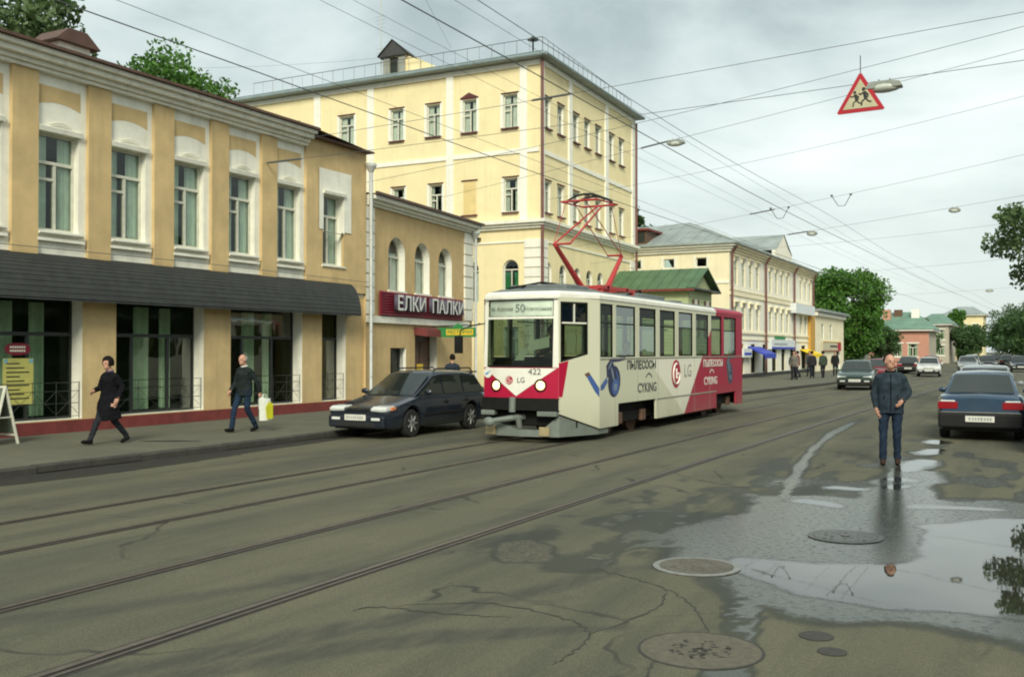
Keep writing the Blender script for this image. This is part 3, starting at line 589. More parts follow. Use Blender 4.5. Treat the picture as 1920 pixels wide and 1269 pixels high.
# ground floor shopfronts
for i, (a, c) in enumerate(GW):
    sf = B(); y0, y1 = .33, .385; zt = 2.21; f = .05
    sf.box(a, y0, .4, a + f, y1, 3.0); sf.box(c - f, y0, .4, c, y1, 3.0); sf.box(a + f, y0, .4, c - f, y1, .4 + f); sf.box(a + f, y0, 2.95, c - f, y1, 3.0); sf.box(a + f, y0 - .015, zt - .04, c - f, y1, zt + .04)
    w = c - a; mull = [] if w < 1.5 else ([a + w * .27, a + w * .68] if i != 1 else [a + w * .62])
    for xm in mull: sf.box(xm - .04, y0 - .008, .4 + f, xm + .04, y1 - .003, zt - .04)
    so_ = sf.build('shopfront', DKW, shop)
    ed = [a + f] + mull + [c - f]
    for k in range(len(ed) - 1):
        pb = B(); pb.poly([(ed[k] + .03, .36, .45), (ed[k + 1] - .03, .36, .45), (ed[k + 1] - .03, .36, zt - .04), (ed[k] + .03, .36, zt - .04)]); pb.build('pane', GLD, so_)
    pb = B(); pb.poly([(a + f, .36, zt + .04), (c - f, .36, zt + .04), (c - f, .36, 2.95), (a + f, .36, 2.95)]); pb.build('pane', GLD, so_)
    if w > 1.5:
        rnd = random.Random(i)
        for (u0, u1) in ((.46, .62), (.78, .9), (.05, .22)):
            cb = B(); n = 10; pts = []
            for k in range(n + 1):
                x = a + w * (u0 + (u1 - u0) * k / n); yy = .75 + .05 * math.sin(k * 1.8) + u0 * .2; pts += [(x, yy, .45), (x, yy, 2.9)]
            cb.add(pts, [(2 * k, 2 * k + 2, 2 * k + 3, 2 * k + 1) for k in range(n)]); cb.build('curtain', CUR, so_)
        tb = B(); tb.box(a + w * .5, 1.1, 1.25, a + w * .72, 1.16, 1.75); tb.build('picture_board', RUST, so_)
    # wire railing before the window
    rl = B(); yr = .06
    for z in (.46, .74, 1.0, 1.18): rl.tube([(a + .03, yr, z), (c - .03, yr, z)], .007, 4)
    n = max(2, int(w / .55))
    for k in range(n + 1):
        x = a + .03 + (w - .06) * k / n; rl.tube([(x, yr, .42), (x, yr, 1.2)], .008, 4)
        if k < n:
            x2 = a + .03 + (w - .06) * (k + 1) / n; rl.tube([(x, yr, .5), (x2, yr, 1.0)], .005, 4); rl.tube([(x, yr, 1.0), (x2, yr, .5)], .005, 4)
    rl.build('window_railing', DKW, shop)
# posters in the first visible window
pb = B(); pb.box(13.12, .30, .75, 13.82, .305, 1.70); po = pb.build('poster', pm('yellow poster', (.50, .47, .13), .6, .12, 8), shop); 
for k in range(9): 
    lb = B(); z = 1.58 - k * .09; lb.box(13.2, .296, z, 13.2 + .3 + .22 * ((k * 7) % 3) / 2, .2995, z + .025); lb.build('printed_line', DKW, po)
for x in (13.14, 13.72):
    lb = B(); lb.box(x, .2965, 1.60, x + .09, .2998, 1.69); lb.build('printed_corner', pm('poster blue', (.2, .4, .45), .6), po)
pb = B(); pb.prism([(13.45 + .29 * math.cos(a) * (1 if abs(math.cos(a)) < .8 else 1), 1.89 + .125 * math.copysign(abs(math.sin(a)) ** .6, math.sin(a))) for a in [2 * math.pi * k / 24 for k in range(24)]], 1, .29, .30); po = pb.build('red_notice', MARO, shop)
for z in (1.93, 1.855):
    lb = B()
    for k in range(7): lb.box(13.27 + k * .052, .285, z - .02, 13.305 + k * .052, .2895, z + .022)
    lb.build('printed_line', WHT, po)
# downpipe at the end of the shop
def downpipe(parent, x, y, z0, z1, r=.06, mat=GALV, hopper=True):
    bb = B(); bb.tube([(x, y - .18, z0), (x, y, z0 + .25), (x, y, z1)], r, 10); o = bb.build('downpipe', mat, parent, smooth=True)
    if hopper: bb = B(); bb.lathe([(r, z1 - .05), (.17, z1 + .16), (.17, z1 + .24)], (x, y, 0), 12); bb.build('hopper', mat, o)
    for z in np.arange(z0 + .8, z1, 1.4): bb = B(); bb.lathe([(r + .012, z), (r + .012, z + .04)], (x, y, 0), 10); bb.build('clip', mat, o)
downpipe(shop, 25.02, -.26, .25, 7.35, .055)

# ================================================================== RESTAURANT
rest = thing('restaurant_building', 'lower tan restaurant building with arched windows and white quoins', 'building', (-18.2, 25.03, 0), R(96.5))
b = B(); AR = [(1.56, 2.72), (3.46, 4.6), (5.34, 6.48)]
holes = [(a, c, 3.8, 5.57, True) for a, c in AR] + [(1.71, 2.8, .95, 1.95), (3.47, 5.2, .12, 2.62)]
wall(b, 0, 8.35, .12, 6.4, holes, 0, .28, 0, 1)
b.poly([(8.35, 0, .12), (8.35, 9, .12), (8.35, 9, 6.4), (8.35, 0, 6.4)]); b.poly([(0, 9, .12), (0, 9, 6.4), (8.35, 9, 6.4), (8.35, 9, .12)]); b.poly([(0, .02, .12), (0, .02, 6.4), (0, 9, 6.4), (0, 9, .12)])
b.build('wall', [TAN2, WHT2], rest)
for i, (a, c) in enumerate(AR): window(rest, a, c, 3.8, 5.57, .25, 'arch', FRM, GLS, CURW, .06, .9, sill=None, seed=i)
for a, c in AR: bb = B(); bb.box(a - .05, -.06, 3.76, c + .05, .02, 3.82); bb.build('sill', WHT, rest)
window(rest, 1.71, 2.8, .95, 1.95, .26, 'sq', DKW, GLS, CUR, .06, 0)
gr = B()
for k in range(8): gr.tube([(1.78 + k * .135, .1, .95), (1.78 + k * .135, .1, 1.95)], .009, 4)
gr.build('window_grille', DKW, rest)
bb = B(); bb.box(3.5, .30, .12, 5.17, .36, 2.6); dr = bb.build('door', pm('brown door', (.075, .035, .018), .5, .2, 4), rest)
for k in (0, 1): bb = B(); bb.box(3.62 + k * .8, .275, .4, 4.28 + k * .8, .298, 2.2); bb.build('door_panel', RUST, dr)
bb = B(); bb.box(4.15, .25, 1.15, 4.6, .272, 1.4); bb.build('door_plate', YES, dr)
bb = B(); bb.prism([(-.02, 2.66), (-.5, 2.58), (-.52, 2.34), (-.02, 2.40)], 0, 3.38, 5.1); bb.build('door_canopy', pm('dull red canopy', (.17, .035, .035), .7, .15, 6), rest)
for s0, s1 in ((.0, .55), (7.55, 8.36)):
    k = 0; z = 3.0
    while z < 6.2:
        bb = B(); bb.box(s0 + .002, -.07, z, s1, .0, z + .385); bb.build('quoin', WHT, rest, bevel=.012); z += .42
bb = B(); bb.box(.0, -.10, 2.74, 7.9, .0, 2.95); bb.build('string_course', WHT, rest)
for (z0, z1, pr) in ((6.36, 6.44, .10), (6.44, 6.54, .2), (6.54, 6.68, .34)):
    bb = B(); bb.box(.1, -pr, z0 + .002, 8.36 + pr * .6, .0, z1); bb.build('cornice', WHT, rest, bevel=.012)
bb = B(); bb.poly([(.05, -.42, 6.69), (8.6, -.42, 6.69), (8.2, 5, 7.0), (.05, 5, 7.45)]); bb.box(.05, -.44, 6.68, 8.6, -.36, 6.76); bb.poly([(.05, 5, 7.45), (8.2, 5, 7.0), (8.6, 9.3, 6.69), (.05, 9.3, 6.69)]); bb.build('roof', BRN, rest)
downpipe(rest, 8.25, -.2, .25, 6.2, .055)
# restaurant sign
sg = thing('restaurant_sign', 'maroon slatted sign board with silver letters ЕЛКИ ПАЛКИ under arched windows', 'sign', (-18.2, 25.03, 0), R(96.5))
bb = B(); bb.box(.82, -.12, 2.97, 7.14, -.075, 3.75); bb.build('backing', MARO, sg)
for k in range(9): bb = B(); z = 2.985 + k * .085; bb.prism([(-.12, z), (-.165, z + .02), (-.165, z + .055), (-.12, z + .075)], 0, .82, 7.14); bb.build('slat', MARO, sg)
BLUEG = pm('letter side shade', (.10, .09, .13), .5)  # dark sides paint in the shadows of the letters
for word, xc in (('ЕЛКИ', 2.62), ('ПАЛКИ', 5.5)):
    lt = text('lettering', word, .66, SILV, sg, plane_m((xc, -.27, 3.37), (1, 0, 0), (0, 0, 1)), .07, 1.18, bold=.010); lt.data.materials.append(BLUEG)
    for pl_ in lt.data.polygons: pl_.material_index = 0 if pl_.normal.z > .5 else 1
hs = thing('hanging_sign', 'green hanging sign with yellow panel on a bracket beside the restaurant door', 'sign', (-18.25, 29.55, 0), R(8))
bb = B(); bb.prism([(-.05, 2.33), (1.33, 2.33), (1.33, 2.66), (.86, 2.66), (.82, 2.74), (.68, 2.80), (.54, 2.74), (.50, 2.66), (-.05, 2.66)], 1, -.03, .03); bb.build('board', GRS, hs)
bb = B(); bb.box(.25, -.042, 2.40, 1.25, -.03, 2.60); bb.build('panel', YES, hs)
text('lettering', 'РЕСТОРАН', .17, GRS, hs, plane_m((.75, -.046, 2.5), (1, 0, 0), (0, 0, 1)), .002, 1.0, bold=.004)
bb = B(); bb.tube([(-.3, 0, 2.7), (.1, 0, 2.72), (1.35, 0, 2.74), (1.5, 0, 2.8)], .018, 6); bb.build('bracket', DKW, hs)
# ================================================================== TALL YELLOW BUILDING
yb = thing('apartment_building', 'tall yellow four-storey corner building with white pilasters and roof railing', 'building', (-20.5, 42.2, 0))
SD = Matrix.Rotation(R(92), 4, 'Z')         # frame of the street-side face
YL, YS, YH = -19.3, 13.7, 15.75
fu = [(-11.8, -10.85)] + [(x - .39, x + .39) for x in (-14.9, -8.15, -5.97, -3.88, -1.63)]
fl = [(x - .37, x + .37) for x in (-8.06, -5.82, -1.6)]
fa = [(-2.02, -1.18), (-4.2, -3.36), (-6.4, -5.56)]
b = B(); wall(b, YL, 0, .12, YH, [(a, c, 12.55, 14.15) for a, c in fu] + [(a, c, 8.5, 10.12) for a, c in fl] + [(a, c, 4.2, 6.22, True) for a, c in fa] + [(-2.0, -1.2, 1.2, 3.0)], 0, .16, 0, 1); b.build('front_wall', [YEL, WHT2], yb)
sx = [.75, 2.4, 4.4, 6.0, 7.6, 9.75, 11.4]; sa = [.85, 2.67, 4.6, 6.3, 7.95, 10.0, 11.8]
b = B(); wall(b, 0, YS, .12, YH, [(x - .38, x + .38, 12.5, 13.95) for x in sx] + [(x - .38, x + .38, 8.45, 9.95) for x in sx] + [(x - .42, x + .42, 4.2, 6.1, True) for x in sa], 0, .16, 0, 1); o = b.build('street_wall', [YEL, WHT2], yb); o.matrix_local = SD
far = SD @ Vector((YS, 0, 0)); bk = Vector((YL, 0, 0)) + (far - Vector((0, 0, 0)))
b = B(); b.poly([(far.x, far.y, .12), (far.x, far.y, YH), (bk.x, bk.y, YH), (bk.x, bk.y, .12)]); b.poly([(YL, 0, .12), (bk.x, bk.y, .12), (bk.x, bk.y, YH), (YL, 0, YH)])
b.build('rear_wall', YEL, yb)
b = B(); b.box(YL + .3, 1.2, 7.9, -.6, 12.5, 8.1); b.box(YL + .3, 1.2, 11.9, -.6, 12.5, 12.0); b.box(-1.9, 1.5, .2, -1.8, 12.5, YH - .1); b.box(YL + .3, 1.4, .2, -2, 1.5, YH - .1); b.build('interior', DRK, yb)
for i, (a, c) in enumerate(fu):
    window(yb, a, c, 12.55, 14.15, .13, 'V', FRM, GLS, CURW, .06, .8, seed=i)
for i, (a, c) in enumerate(fl): window(yb, a, c, 8.5, 10.12, .13, 'V' if i else 'T', FRM, GLS, CURW, .06, .6, seed=i)
for i, (a, c) in enumerate(fa): window(yb, a, c, 4.2, 6.22, .13, 'arch', FRM, GLS, pm('green blind', (.03, .33, .14), .8) if i == 0 else CURW, .06, .7, seed=i)
window(yb, -2.0, -1.2, 1.2, 3.0, .13, 'T', FRM, GLS, CURW, .06, .6)
for x in sx:
    window(yb, x - .38, x + .38, 12.5, 13.95, .13, 'T', FRM, GLS, CURW, .05, .5, off=SD, seed=int(x)); window(yb, x - .38, x + .38, 8.45, 9.95, .13, 'T', FRM, GLS, CURW, .05, .5, off=SD, seed=int(x) + 1)
for x in sa: window(yb, x - .42, x + .42, 4.2, 6.1, .13, 'arch', FRM, GLS, CURW, .05, .5, off=SD, seed=int(x))
SLR = pm('red brown sill iron', (.11, .028, .03), .6, .2, 6)
def part(name, mat, fn, off=None, bevel=0):
    bb = B(); fn(bb); o = bb.build(name, mat, yb, bevel=bevel)
    if off is not None: o.matrix_local = off
    return o
for z, ws, off in ((12.55, fu, None), (8.5, fl + [(-4.24, -3.5)], None), (12.5, [(x - .38, x + .38) for x in sx], SD), (8.45, [(x - .38, x + .38) for x in sx], SD)):
    for a, c in ws:
        part('sill', SLR, lambda q: q.box(a - .07, -.13, z - .07, c + .07, .0, z - .005), off)
        zt = z + (1.6 if off is None and z > 12 else 1.62 if off is None else 1.45 if z > 12 else 1.5)
        part('hood', SLR, lambda q: q.box(a - .08, -.07, zt + .06, c + .08, .0, zt + .10), off)
for a, c in fu + fl:
    z0, z1 = (12.55, 14.15) if (a, c) in fu else (8.5, 10.12)
    part('architrave', WHT2, lambda q: (q.box(a - .14, -.02, z0, a - .002, .0, z1 + .05), q.box(c + .002, -.02, z0, c + .14, 0, z1 + .05)))
part('blind_panel', pm('ochre blind panel', (.72, .56, .26), .9, .1, 2), lambda q: q.box(-4.22, -.015, 8.5, -3.52, 0, 10.12)); part('gable_hood', SLR, lambda q: q.prism([(-4.4, 14.25), (-3.36, 14.25), (-3.88, 14.5)], 1, -.08, 0))
for x0, x1 in ((YL, YL + .42), (-13.44, -13.01), (-9.96, -9.56), (-5.18, -4.78), (-1.08, -.70)): part('pilaster', WHT2, lambda q: q.box(x0, -.08, 8.1, x1, .0, 15.4))
for x0, x1 in ((.0, .28), (3.38, 3.82), (8.66, 9.12), (13.2, YS)): part('pilaster', WHT2, lambda q: q.box(x0, -.08, 8.1, x1, .0, 15.4), SD)
part('string_course', WHT2, lambda q: q.box(YL, -.06, 11.28, -.07, .0, 11.5)); part('string_course', WHT2, lambda q: q.box(.07, -.06, 11.2, YS, .0, 11.4), SD)
part('eaves_board', WHT2, lambda q: q.box(YL, -.1, 15.4, 0, .0, 15.64)); part('eaves_board', WHT2, lambda q: q.box(.1, -.1, 15.4, YS, .0, 15.64), SD)
for (z0, z1, pr) in ((7.66, 7.78, .14), (7.78, 7.90, .24), (7.90, 8.06, .36)):
    part('cornice', WHT, lambda q: q.box(YL, -pr, z0 + .002, pr, .0, z1), None, .012); part('cornice', WHT, lambda q: q.box(.002, -pr, z0 + .002, YS + .1, .0, z1), SD, .012)
part('frieze_moulding', WHT2, lambda q: q.box(YL, -.05, 7.02, -.85, .0, 7.1)); part('frieze_moulding', WHT2, lambda q: q.box(.85, -.05, 7.02, YS, .0, 7.1), SD)
for z in np.arange(.3, 7.2, .46):
    part('quoin', WHT2, lambda q: q.box(-.85, -.07, z, .07, .0, z + .42), None, .012)
    part('quoin', WHT2, lambda q: q.box(.0, -.07, z, .7, .0, z + .42), SD, .012); part('quoin', WHT2, lambda q: q.box(YS - .8, -.07, z, YS + .05, .0, z + .42), SD, .012)
f2 = SD @ Vector((YS + .4, -.5, 0)); c2 = Vector((.5, -.5, 0)); l2 = Vector((YL - .4, -.5, 0)); b2 = Vector((bk.x - .4, bk.y + .4, 0))
part('roof', GRYR, lambda q: (q.poly([(l2.x, l2.y, 15.72), (c2.x, c2.y, 15.72), (-6, 6, 17.0), (-13, 6, 17.0)]), q.poly([(c2.x, c2.y, 15.72), (f2.x, f2.y, 15.72), (-6, 6, 17.0)]), q.poly([(f2.x, f2.y, 15.72), (b2.x, b2.y, 15.72), (-13, 6, 17), (-6, 6, 17)]), q.poly([(b2.x, b2.y, 15.72), (l2.x, l2.y, 15.72), (-13, 6, 17)]),
     q.poly([(l2.x, l2.y, 15.66), (b2.x, b2.y, 15.66), (f2.x, f2.y, 15.66), (c2.x, c2.y, 15.66)])))
part('gutter', BLUR, lambda q: (q.tube([(l2.x, l2.y, 15.74), (c2.x, c2.y, 15.74)], .09, 8), q.tube([(l2.x, -.1, 16.0), (c2.x - .3, -.1, 16.0)], .03, 6))); part('gutter', BLUR, lambda q: q.tube([tuple(c2 + Vector((0, 0, 15.74))), tuple(f2 + Vector((0, 0, 15.74)))], .09, 8))
def railing(q):
    P0, P1, P2 = Vector((YL + 1.5, .1, 15.9)), Vector((.05, .1, 15.9)), SD @ Vector((YS - .2, .1, 15.9))
    for A, C in ((P0, P1), (P1, P2)):
        n = int((C - A).length / 1.3)
        for h in (.12, .82): q.tube([A + Vector((0, 0, h)), C + Vector((0, 0, h))], .018, 4)
        for k in range(n * 2 + 1): pt = A.lerp(C, k / (n * 2)); q.tube([pt, pt + Vector((0, 0, .82))], .011 if k % 2 else .016, 4)
part('roof_railing', STL, railing)
dm = part('dormer', YEL, lambda q: (q.box(-9.2, .3, 15.8, -7.85, 3.4, 17.15)))
def _sub(name, mat, fn, par): bb = B(); fn(bb); return bb.build(name, mat, par)
_sub('dormer_roof', pm('dark dormer roof', (.05, .05, .05), .6), lambda q: (q.poly([(-9.45, .05, 17.05), (-8.52, .05, 17.85), (-8.52, 3.9, 17.3), (-9.45, 3.9, 16.6)]), q.poly([(-8.52, .05, 17.85), (-7.6, .05, 17.05), (-7.6, 3.9, 16.6), (-8.52, 3.9, 17.3)]), q.prism([(-9.4, 17.0), (-7.65, 17.0), (-8.52, 17.8)], 1, .12, .2), q.prism([(-7.82, 16.0), (-7.82, 17.0), (-5.9, 16.15), (-5.9, 16.0)], 1, 1.0, 1.1)), dm)
_sub('dormer_front', pm('grey board', (.30, .31, .27), .8), lambda q: (q.box(-9.2, .25, 15.8, -8.8, .298, 17.1), q.box(-8.25, .25, 15.8, -7.85, .298, 17.1)), dm); _sub('dormer_opening', DRK, lambda q: q.box(-8.78, .28, 16.0, -8.27, .297, 16.95), dm)
part('dormer_slope', YEL, lambda q: q.prism([(-7.84, 15.9), (-7.84, 17.0), (-5.6, 16.0), (-5.6, 15.9)], 1, .35, .5))
part('aerial_mast', GALV, lambda q: (q.tube([(-9.5, .5, 15.8), (-9.5, .5, 20.6)], .03, 6), *[q.tube([(-9.5 - w, .5, z), (-9.5 + w, .5, z)], .01, 4) for z, w in ((19.3, .35), (19.1, .3), (18.9, .3), (18.7, .25), (17.6, .3), (17.4, .3))]))
part('roof_vent', DKW, lambda q: (q.tube([(-1.2, 1.6, 16), (-1.2, 1.6, 17.2)], .05, 6), q.lathe([(.3, 17.15), (.02, 17.35)], (-1.2, 1.6, 0), 8)))
RBP = pm('brown downpipe paint', (.16, .06, .05), .6, .2, 5)
part('downpipe', RBP, lambda q: (q.tube([(.16, -.16, .2), (.16, -.16, 15.6)], .075, 8)))
dp = SD @ Vector((YS + .02, -.15, 0)); part('downpipe', RBP, lambda q: q.tube([(dp.x, dp.y, .2), (dp.x, dp.y, 15.4)], .07, 8))
part('bracket', DKW, lambda q: (q.box(-4.0, -.25, 7.25, -3.2, -.06, 7.34)))
# ================================================================== GREEN ROOFED WOODEN HOUSE
gh = thing('wooden_house', 'small pale green boarded house with green gable roof behind the tram', 'house', (-20.6, 50.7, 0))
b = B(); b.box(0, 0, .12, 4.6, 4.2, 5.2); b.build('wall', GRNW, gh)
for k in range(24):
    z = .3 + k * .2
    b = B(); b.prism([(-.012, z), (-.03, z), (-.012, z + .19)], 0, 0, 4.6); b.build('board', GRNW, gh)
    b = B(); b.prism([(4.612, z), (4.63, z), (4.612, z + .19)], 1, 0, 4.2); b.build('board', GRNW, gh)
b = B(); b.prism([(-.0, 5.2), (4.2, 5.2), (2.1, 6.2)], 0, 4.4, 4.62); b.build('gable', GRNW, gh)
b = B(); ov = .45
for s in (0, 1):
    y0, y1 = (-ov, 2.1) if s == 0 else (4.2 + ov, 2.1)
    b.poly([(-.1, y0, 5.12), (5.05, y0, 5.12), (5.05, y1, 6.36), (-.1, y1, 6.36)]); b.poly([(-.1, y0, 5.06), (5.05, y0, 5.06), (5.05, y1, 6.30), (-.1, y1, 6.30)])
    b.poly([(5.05, y0, 5.06), (5.05, y0, 5.12), (5.05, y1, 6.36), (5.05, y1, 6.30)])
rf = b.build('roof', GRN, gh)
b = B(); b.box(-.1, -ov - .02, 5.0, 5.05, -ov + .03, 5.12); b.build('fascia', PLI, rf)
b = B(); b.box(4.6, -.4, 5.1, 5.03, 4.6, 5.18); b.build('pent_roof', DKW, rf)
for k in range(9): b = B(); x = .2 + k * .55; b.prism([(-ov, 5.125), (2.1, 6.365), (2.1, 6.39), (-ov, 5.15)], 0, x, x + .02); b.build('seam', GRN, rf)
for y0 in (.55, 2.7):
    b = B(); b.box(4.64, y0, 2.6, 4.68, y0 + .28, 4.6); b.box(4.64, y0 + .9, 2.6, 4.68, y0 + 1.15, 4.6); wv = b.build('shutter', RUST, gh)
    b = B(); b.box(4.635, y0 + .3, 2.6, 4.66, y0 + .88, 4.6); b.build('window', FRM, gh)
# ================================================================== CREAM BUILDING
cb_ = thing('cream_building', 'long cream building with grey hipped roof and brown downpipes beyond the tram', 'building', (-16.35, 60, 0))
S9 = Matrix.Rotation(R(90), 4, 'Z'); CL, CY_ = -12.0, 26.0
def cp(name, mat, fn, off=None, bevel=0, par=None):
    bb = B(); fn(bb); o = bb.build(name, mat, par or cb_, bevel=bevel)
    if off is not None: o.matrix_local = off
    return o
fw = [(-4.2, -3.5), (-2.1, -1.42), (-6.4, -5.7)]
cp('front_wall', [CRM, WHT2], lambda q: wall(q, CL, 0, .12, 8.5, [(a, c, 7.05, 7.62) for a, c in fw], 0, .15, 0, 1))
for a, c in fw:
    window(cb_, a, c, 7.05, 7.62, .12, 'sq', FRM, GLD, CUR, .05, 0); cp('architrave', WHT2, lambda q: (q.box(a - .15, -.03, 6.93, c + .15, 0, 7.03), q.box(a - .15, -.03, 7.05, a - .01, 0, 7.75), q.box(c + .01, -.03, 7.05, c + .15, 0, 7.75)))
uw = []
for bay, n in ((1.0, 4), (10.3, 4), (20.8, 3)):
    uw += [(bay + k * 1.85, bay + k * 1.85 + .95) for k in range(n)]
dw = [(2.2, 3.4), (5.2, 6.4), (8.4, 9.4), (11.2, 12.6), (14.2, 15.4), (17.2, 18.4), (21.4, 23.0)]
cp('street_wall', [CRMW, CRM], lambda q: wall(q, 0, CY_, .12, 8.5, [(a, c, 5.95, 7.6) for a, c in uw] + [(a, c, 3.2, 4.75) for a, c in uw] + [(a, c, .4, 2.3) for a, c in dw], 0, .14, 0, 1), S9)
PALEW = pm('pale painted window', (.62, .62, .52), .6, .12, 4)
for i, (a, c) in enumerate(uw):
    window(cb_, a, c, 5.95, 7.6, .1, 'T', PALEW, GLS, CURW, .07, .95, off=S9, seed=i); window(cb_, a, c, 3.2, 4.75, .1, 'T', PALEW, GLS, CURW, .07, .95, off=S9, seed=i + 1)
    for z in (7.72, 4.87): cp('window_head', CRM, lambda q: q.prism([(-.0, z), (-.16, z + .03), (-.16, z + .1), (0, z + .16)], 0, a - .12, c + .12), S9)
    for z in (7.42, 4.6):
        cp('bracket', CRM, lambda q: q.box(a - .16, -.1, z, a - .04, 0, z + .26), S9)
for i, (a, c) in enumerate(dw): window(cb_, a, c, .4, 2.3, .1, 'T', DKW, GLD, CUR, .06, 0, off=S9)
for z0, z1, pr in ((5.3, 5.5, .08), (5.62, 5.72, .06), (2.95, 3.08, .1), (2.55, 2.66, .06)):
    cp('string_course', CRM, lambda q: q.box(0, -pr, z0, CY_, 0, z1), S9)
cp('string_course', WHT2, lambda q: q.box(CL, -.06, 6.0, -.0, 0, 6.15))
cp('plinth', DKW, lambda q: q.box(0, -.05, .12, CY_, 0, .38), S9)
for z0, z1, pr in ((7.95, 8.1, .14), (8.1, 8.25, .26), (8.25, 8.45, .42)):
    cp('cornice', WHT2, lambda q: q.box(CL, -pr, z0, pr, 0, z1 - .002), None, .015); cp('cornice', CRM, lambda q: q.box(.003, -pr, z0, CY_, 0, z1 - .002), S9, .015)
def croof(q):
    z, r, e_ = 8.46, 10.5, .55; A, Bq, C, D = (CL, -e_, z), (e_, -e_, z), (e_, CY_ + e_, z), (CL, CY_ + e_, z); r0, r1 = (-4.0, 5.0, r), (-4.0, CY_ - 4, r)
    q.poly([A, Bq, r0, (CL, 3.2, r - .6)]); q.poly([Bq, C, r1, r0]); q.poly([C, D, (CL, CY_ - 2, r - .6), r1]); q.poly([r0, r1, (CL, CY_ - 2, r - .6), (CL, 3.2, r - .6)])
    q.poly([A, (CL, -e_, z - .07), (e_, -e_, z - .07), Bq]); q.poly([Bq, (e_, -e_, z - .07), (e_, CY_ + e_, z - .07), C])
crf = cp('roof', GRYR, croof)
for k in range(14):
    t = (k + .5) / 14; x = CL + 1 + (-CL - .6) * t
    top = Vector((min(x, -4.0) if x < -4 else -4.0 + (x + 4) * .0, 5.0, 10.5)); bt = Vector((x, -.55, 8.47)); tt = 1.0 if x < -4 else max(0, 1 - (x + 4) / 4.55)
    tp = bt.lerp(Vector((x, 5.0, 10.5)), tt)
    cp('seam', GRYR, lambda q: q.tube([bt + Vector((0, 0, .01)), tp + Vector((0, 0, .01))], .022, 4), None, 0, crf)
for k in range(14):
    y = .8 + k * 1.8
    cp('seam', GRYR, lambda q: q.tube([(.54, y, 8.48), (-4.0 if y > 5 else .55 - 4.55 * (y + .55) / 5.55, y if y > 5 else y, 10.51 if y > 5 else 8.47 + 2.03 * (y + .55) / 5.55)], .022, 4), None, 0, crf)
cp('dormer', RUST, lambda q: (q.box(-6.5, -.1, 8.6, -5.3, 2.5, 9.5)), None, 0, crf); cp('dormer_opening', DRK, lambda q: q.box(-6.4, -.13, 8.75, -5.4, -.102, 9.4), None, 0, crf); cp('dormer_roof', PLI, lambda q: q.prism([(-6.7, 9.5), (-5.1, 9.5), (-5.1, 9.62), (-6.7, 9.62)], 1, -.3, 2.6), None, 0, crf)
cp('attic_gable', CRMW, lambda q: q.prism([(11.0, 8.45), (16.4, 8.45), (16.4, 9.0), (15.2, 9.4), (13.7, 10.3), (12.2, 9.4), (11.0, 9.0)], 0, .05, .3), None, 0); cp('attic_roof', GRYR, lambda q: (q.poly([(.35, 11.0, 9.0), (.35, 13.7, 10.35), (-4, 13.7, 10.35), (-3.2, 11.0, 9.0)]), q.poly([(.35, 13.7, 10.35), (.35, 16.4, 9.0), (-3.2, 16.4, 9.0), (-4, 13.7, 10.35)])), None, 0, crf)
for s in (.15, 8.9, 18.2, 25.7): cp('downpipe', RBP, lambda q: (q.tube([(s, -.45, 8.3), (s, -.14, 7.8), (s, -.14, .3)], .075, 8)), S9)
cp('rear_wall', CRM, lambda q: (q.poly([(0, CY_, .12), (0, CY_, 8.5), (CL, CY_, 8.5), (CL, CY_, .12)]), q.poly([(CL, 0, .12), (CL, CY_, .12), (CL, CY_, 8.5), (CL, 0, 8.5)])))
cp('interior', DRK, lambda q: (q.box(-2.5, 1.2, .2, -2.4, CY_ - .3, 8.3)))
def sgn(name, label, cat, y0, y1, z0, z1, mat, x=-16.35, d=.12, kids=()):
    o = thing(name, label, cat, (x, y0, 0)); q = B(); q.box(.02, 0, z0, d, y1 - y0, z1); q.build('board', mat, o)
    for (a, c, e0, e1, mm) in kids: q = B(); q.box(d, a, e0, d + .02, c, e1); q.build('panel', mm, o)
    return o
BLU = pm('blue sign', (.02, .05, .45), .5); WSG = pm('white sign', (.68, .72, .74), .5); YAW = pm('yellow awning cloth', (.85, .60, .01), .7); RSG = pm('red sign', (.42, .008, .022), .5); ORG = pm('ochre banner', (.55, .30, .05), .7)
def awning(label, y0, y1, z0, z1, mat, dep=1.1, x=-16.35):
    o = thing('shop_awning', label, 'awning', (x, y0, 0)); q = B(); w = y1 - y0; q.prism([(.02, z1), (dep, z0 + .12), (dep, z0), (.02, z1 - .06)], 1, 0, w); q.build('canopy', mat, o); q = B(); q.box(dep, 0, z0 - .18, dep + .015, w, z0 + .1); q.build('valance', mat, o)
awning('bright blue shop awning on the cream building next to the tram rear', 64.4, 67.6, 1.55, 2.15, BLU); sgn('shop_sign', 'pale blue striped shop sign left of the blue awning', 'sign', 62.2, 64.3, 1.45, 2.0, WSG, d=.3, kids=((.2, 1.9, 1.6, 1.75, BLU),))
sgn('shop_sign', 'long white shop sign with blue lower edge on cream facade', 'sign', 70.0, 77.8, 1.98, 2.66, WSG, d=.25, kids=((.1, 7.7, 1.99, 2.14, BLU), (.8, 5.0, 2.3, 2.42, pm('sign grey', (.35, .4, .42), .5))))
sgn('shop_sign', 'small green sign above the long white shop sign', 'sign', 72.0, 75.0, 2.68, 2.9, GRS)
awning('yellow shop awning above a doorway near the ochre banner', 80.8, 84.2, 1.5, 2.0, YAW)
sgn('banner', 'grey white advertising banner hung on the upper cream facade', 'banner', 77.0, 84.4, 4.75, 5.5, WSG, d=.5)
sgn('banner', 'tall ochre banner between cream building and low shop', 'banner', 84.0, 86.0, 1.6, 5.0, ORG, d=.2)
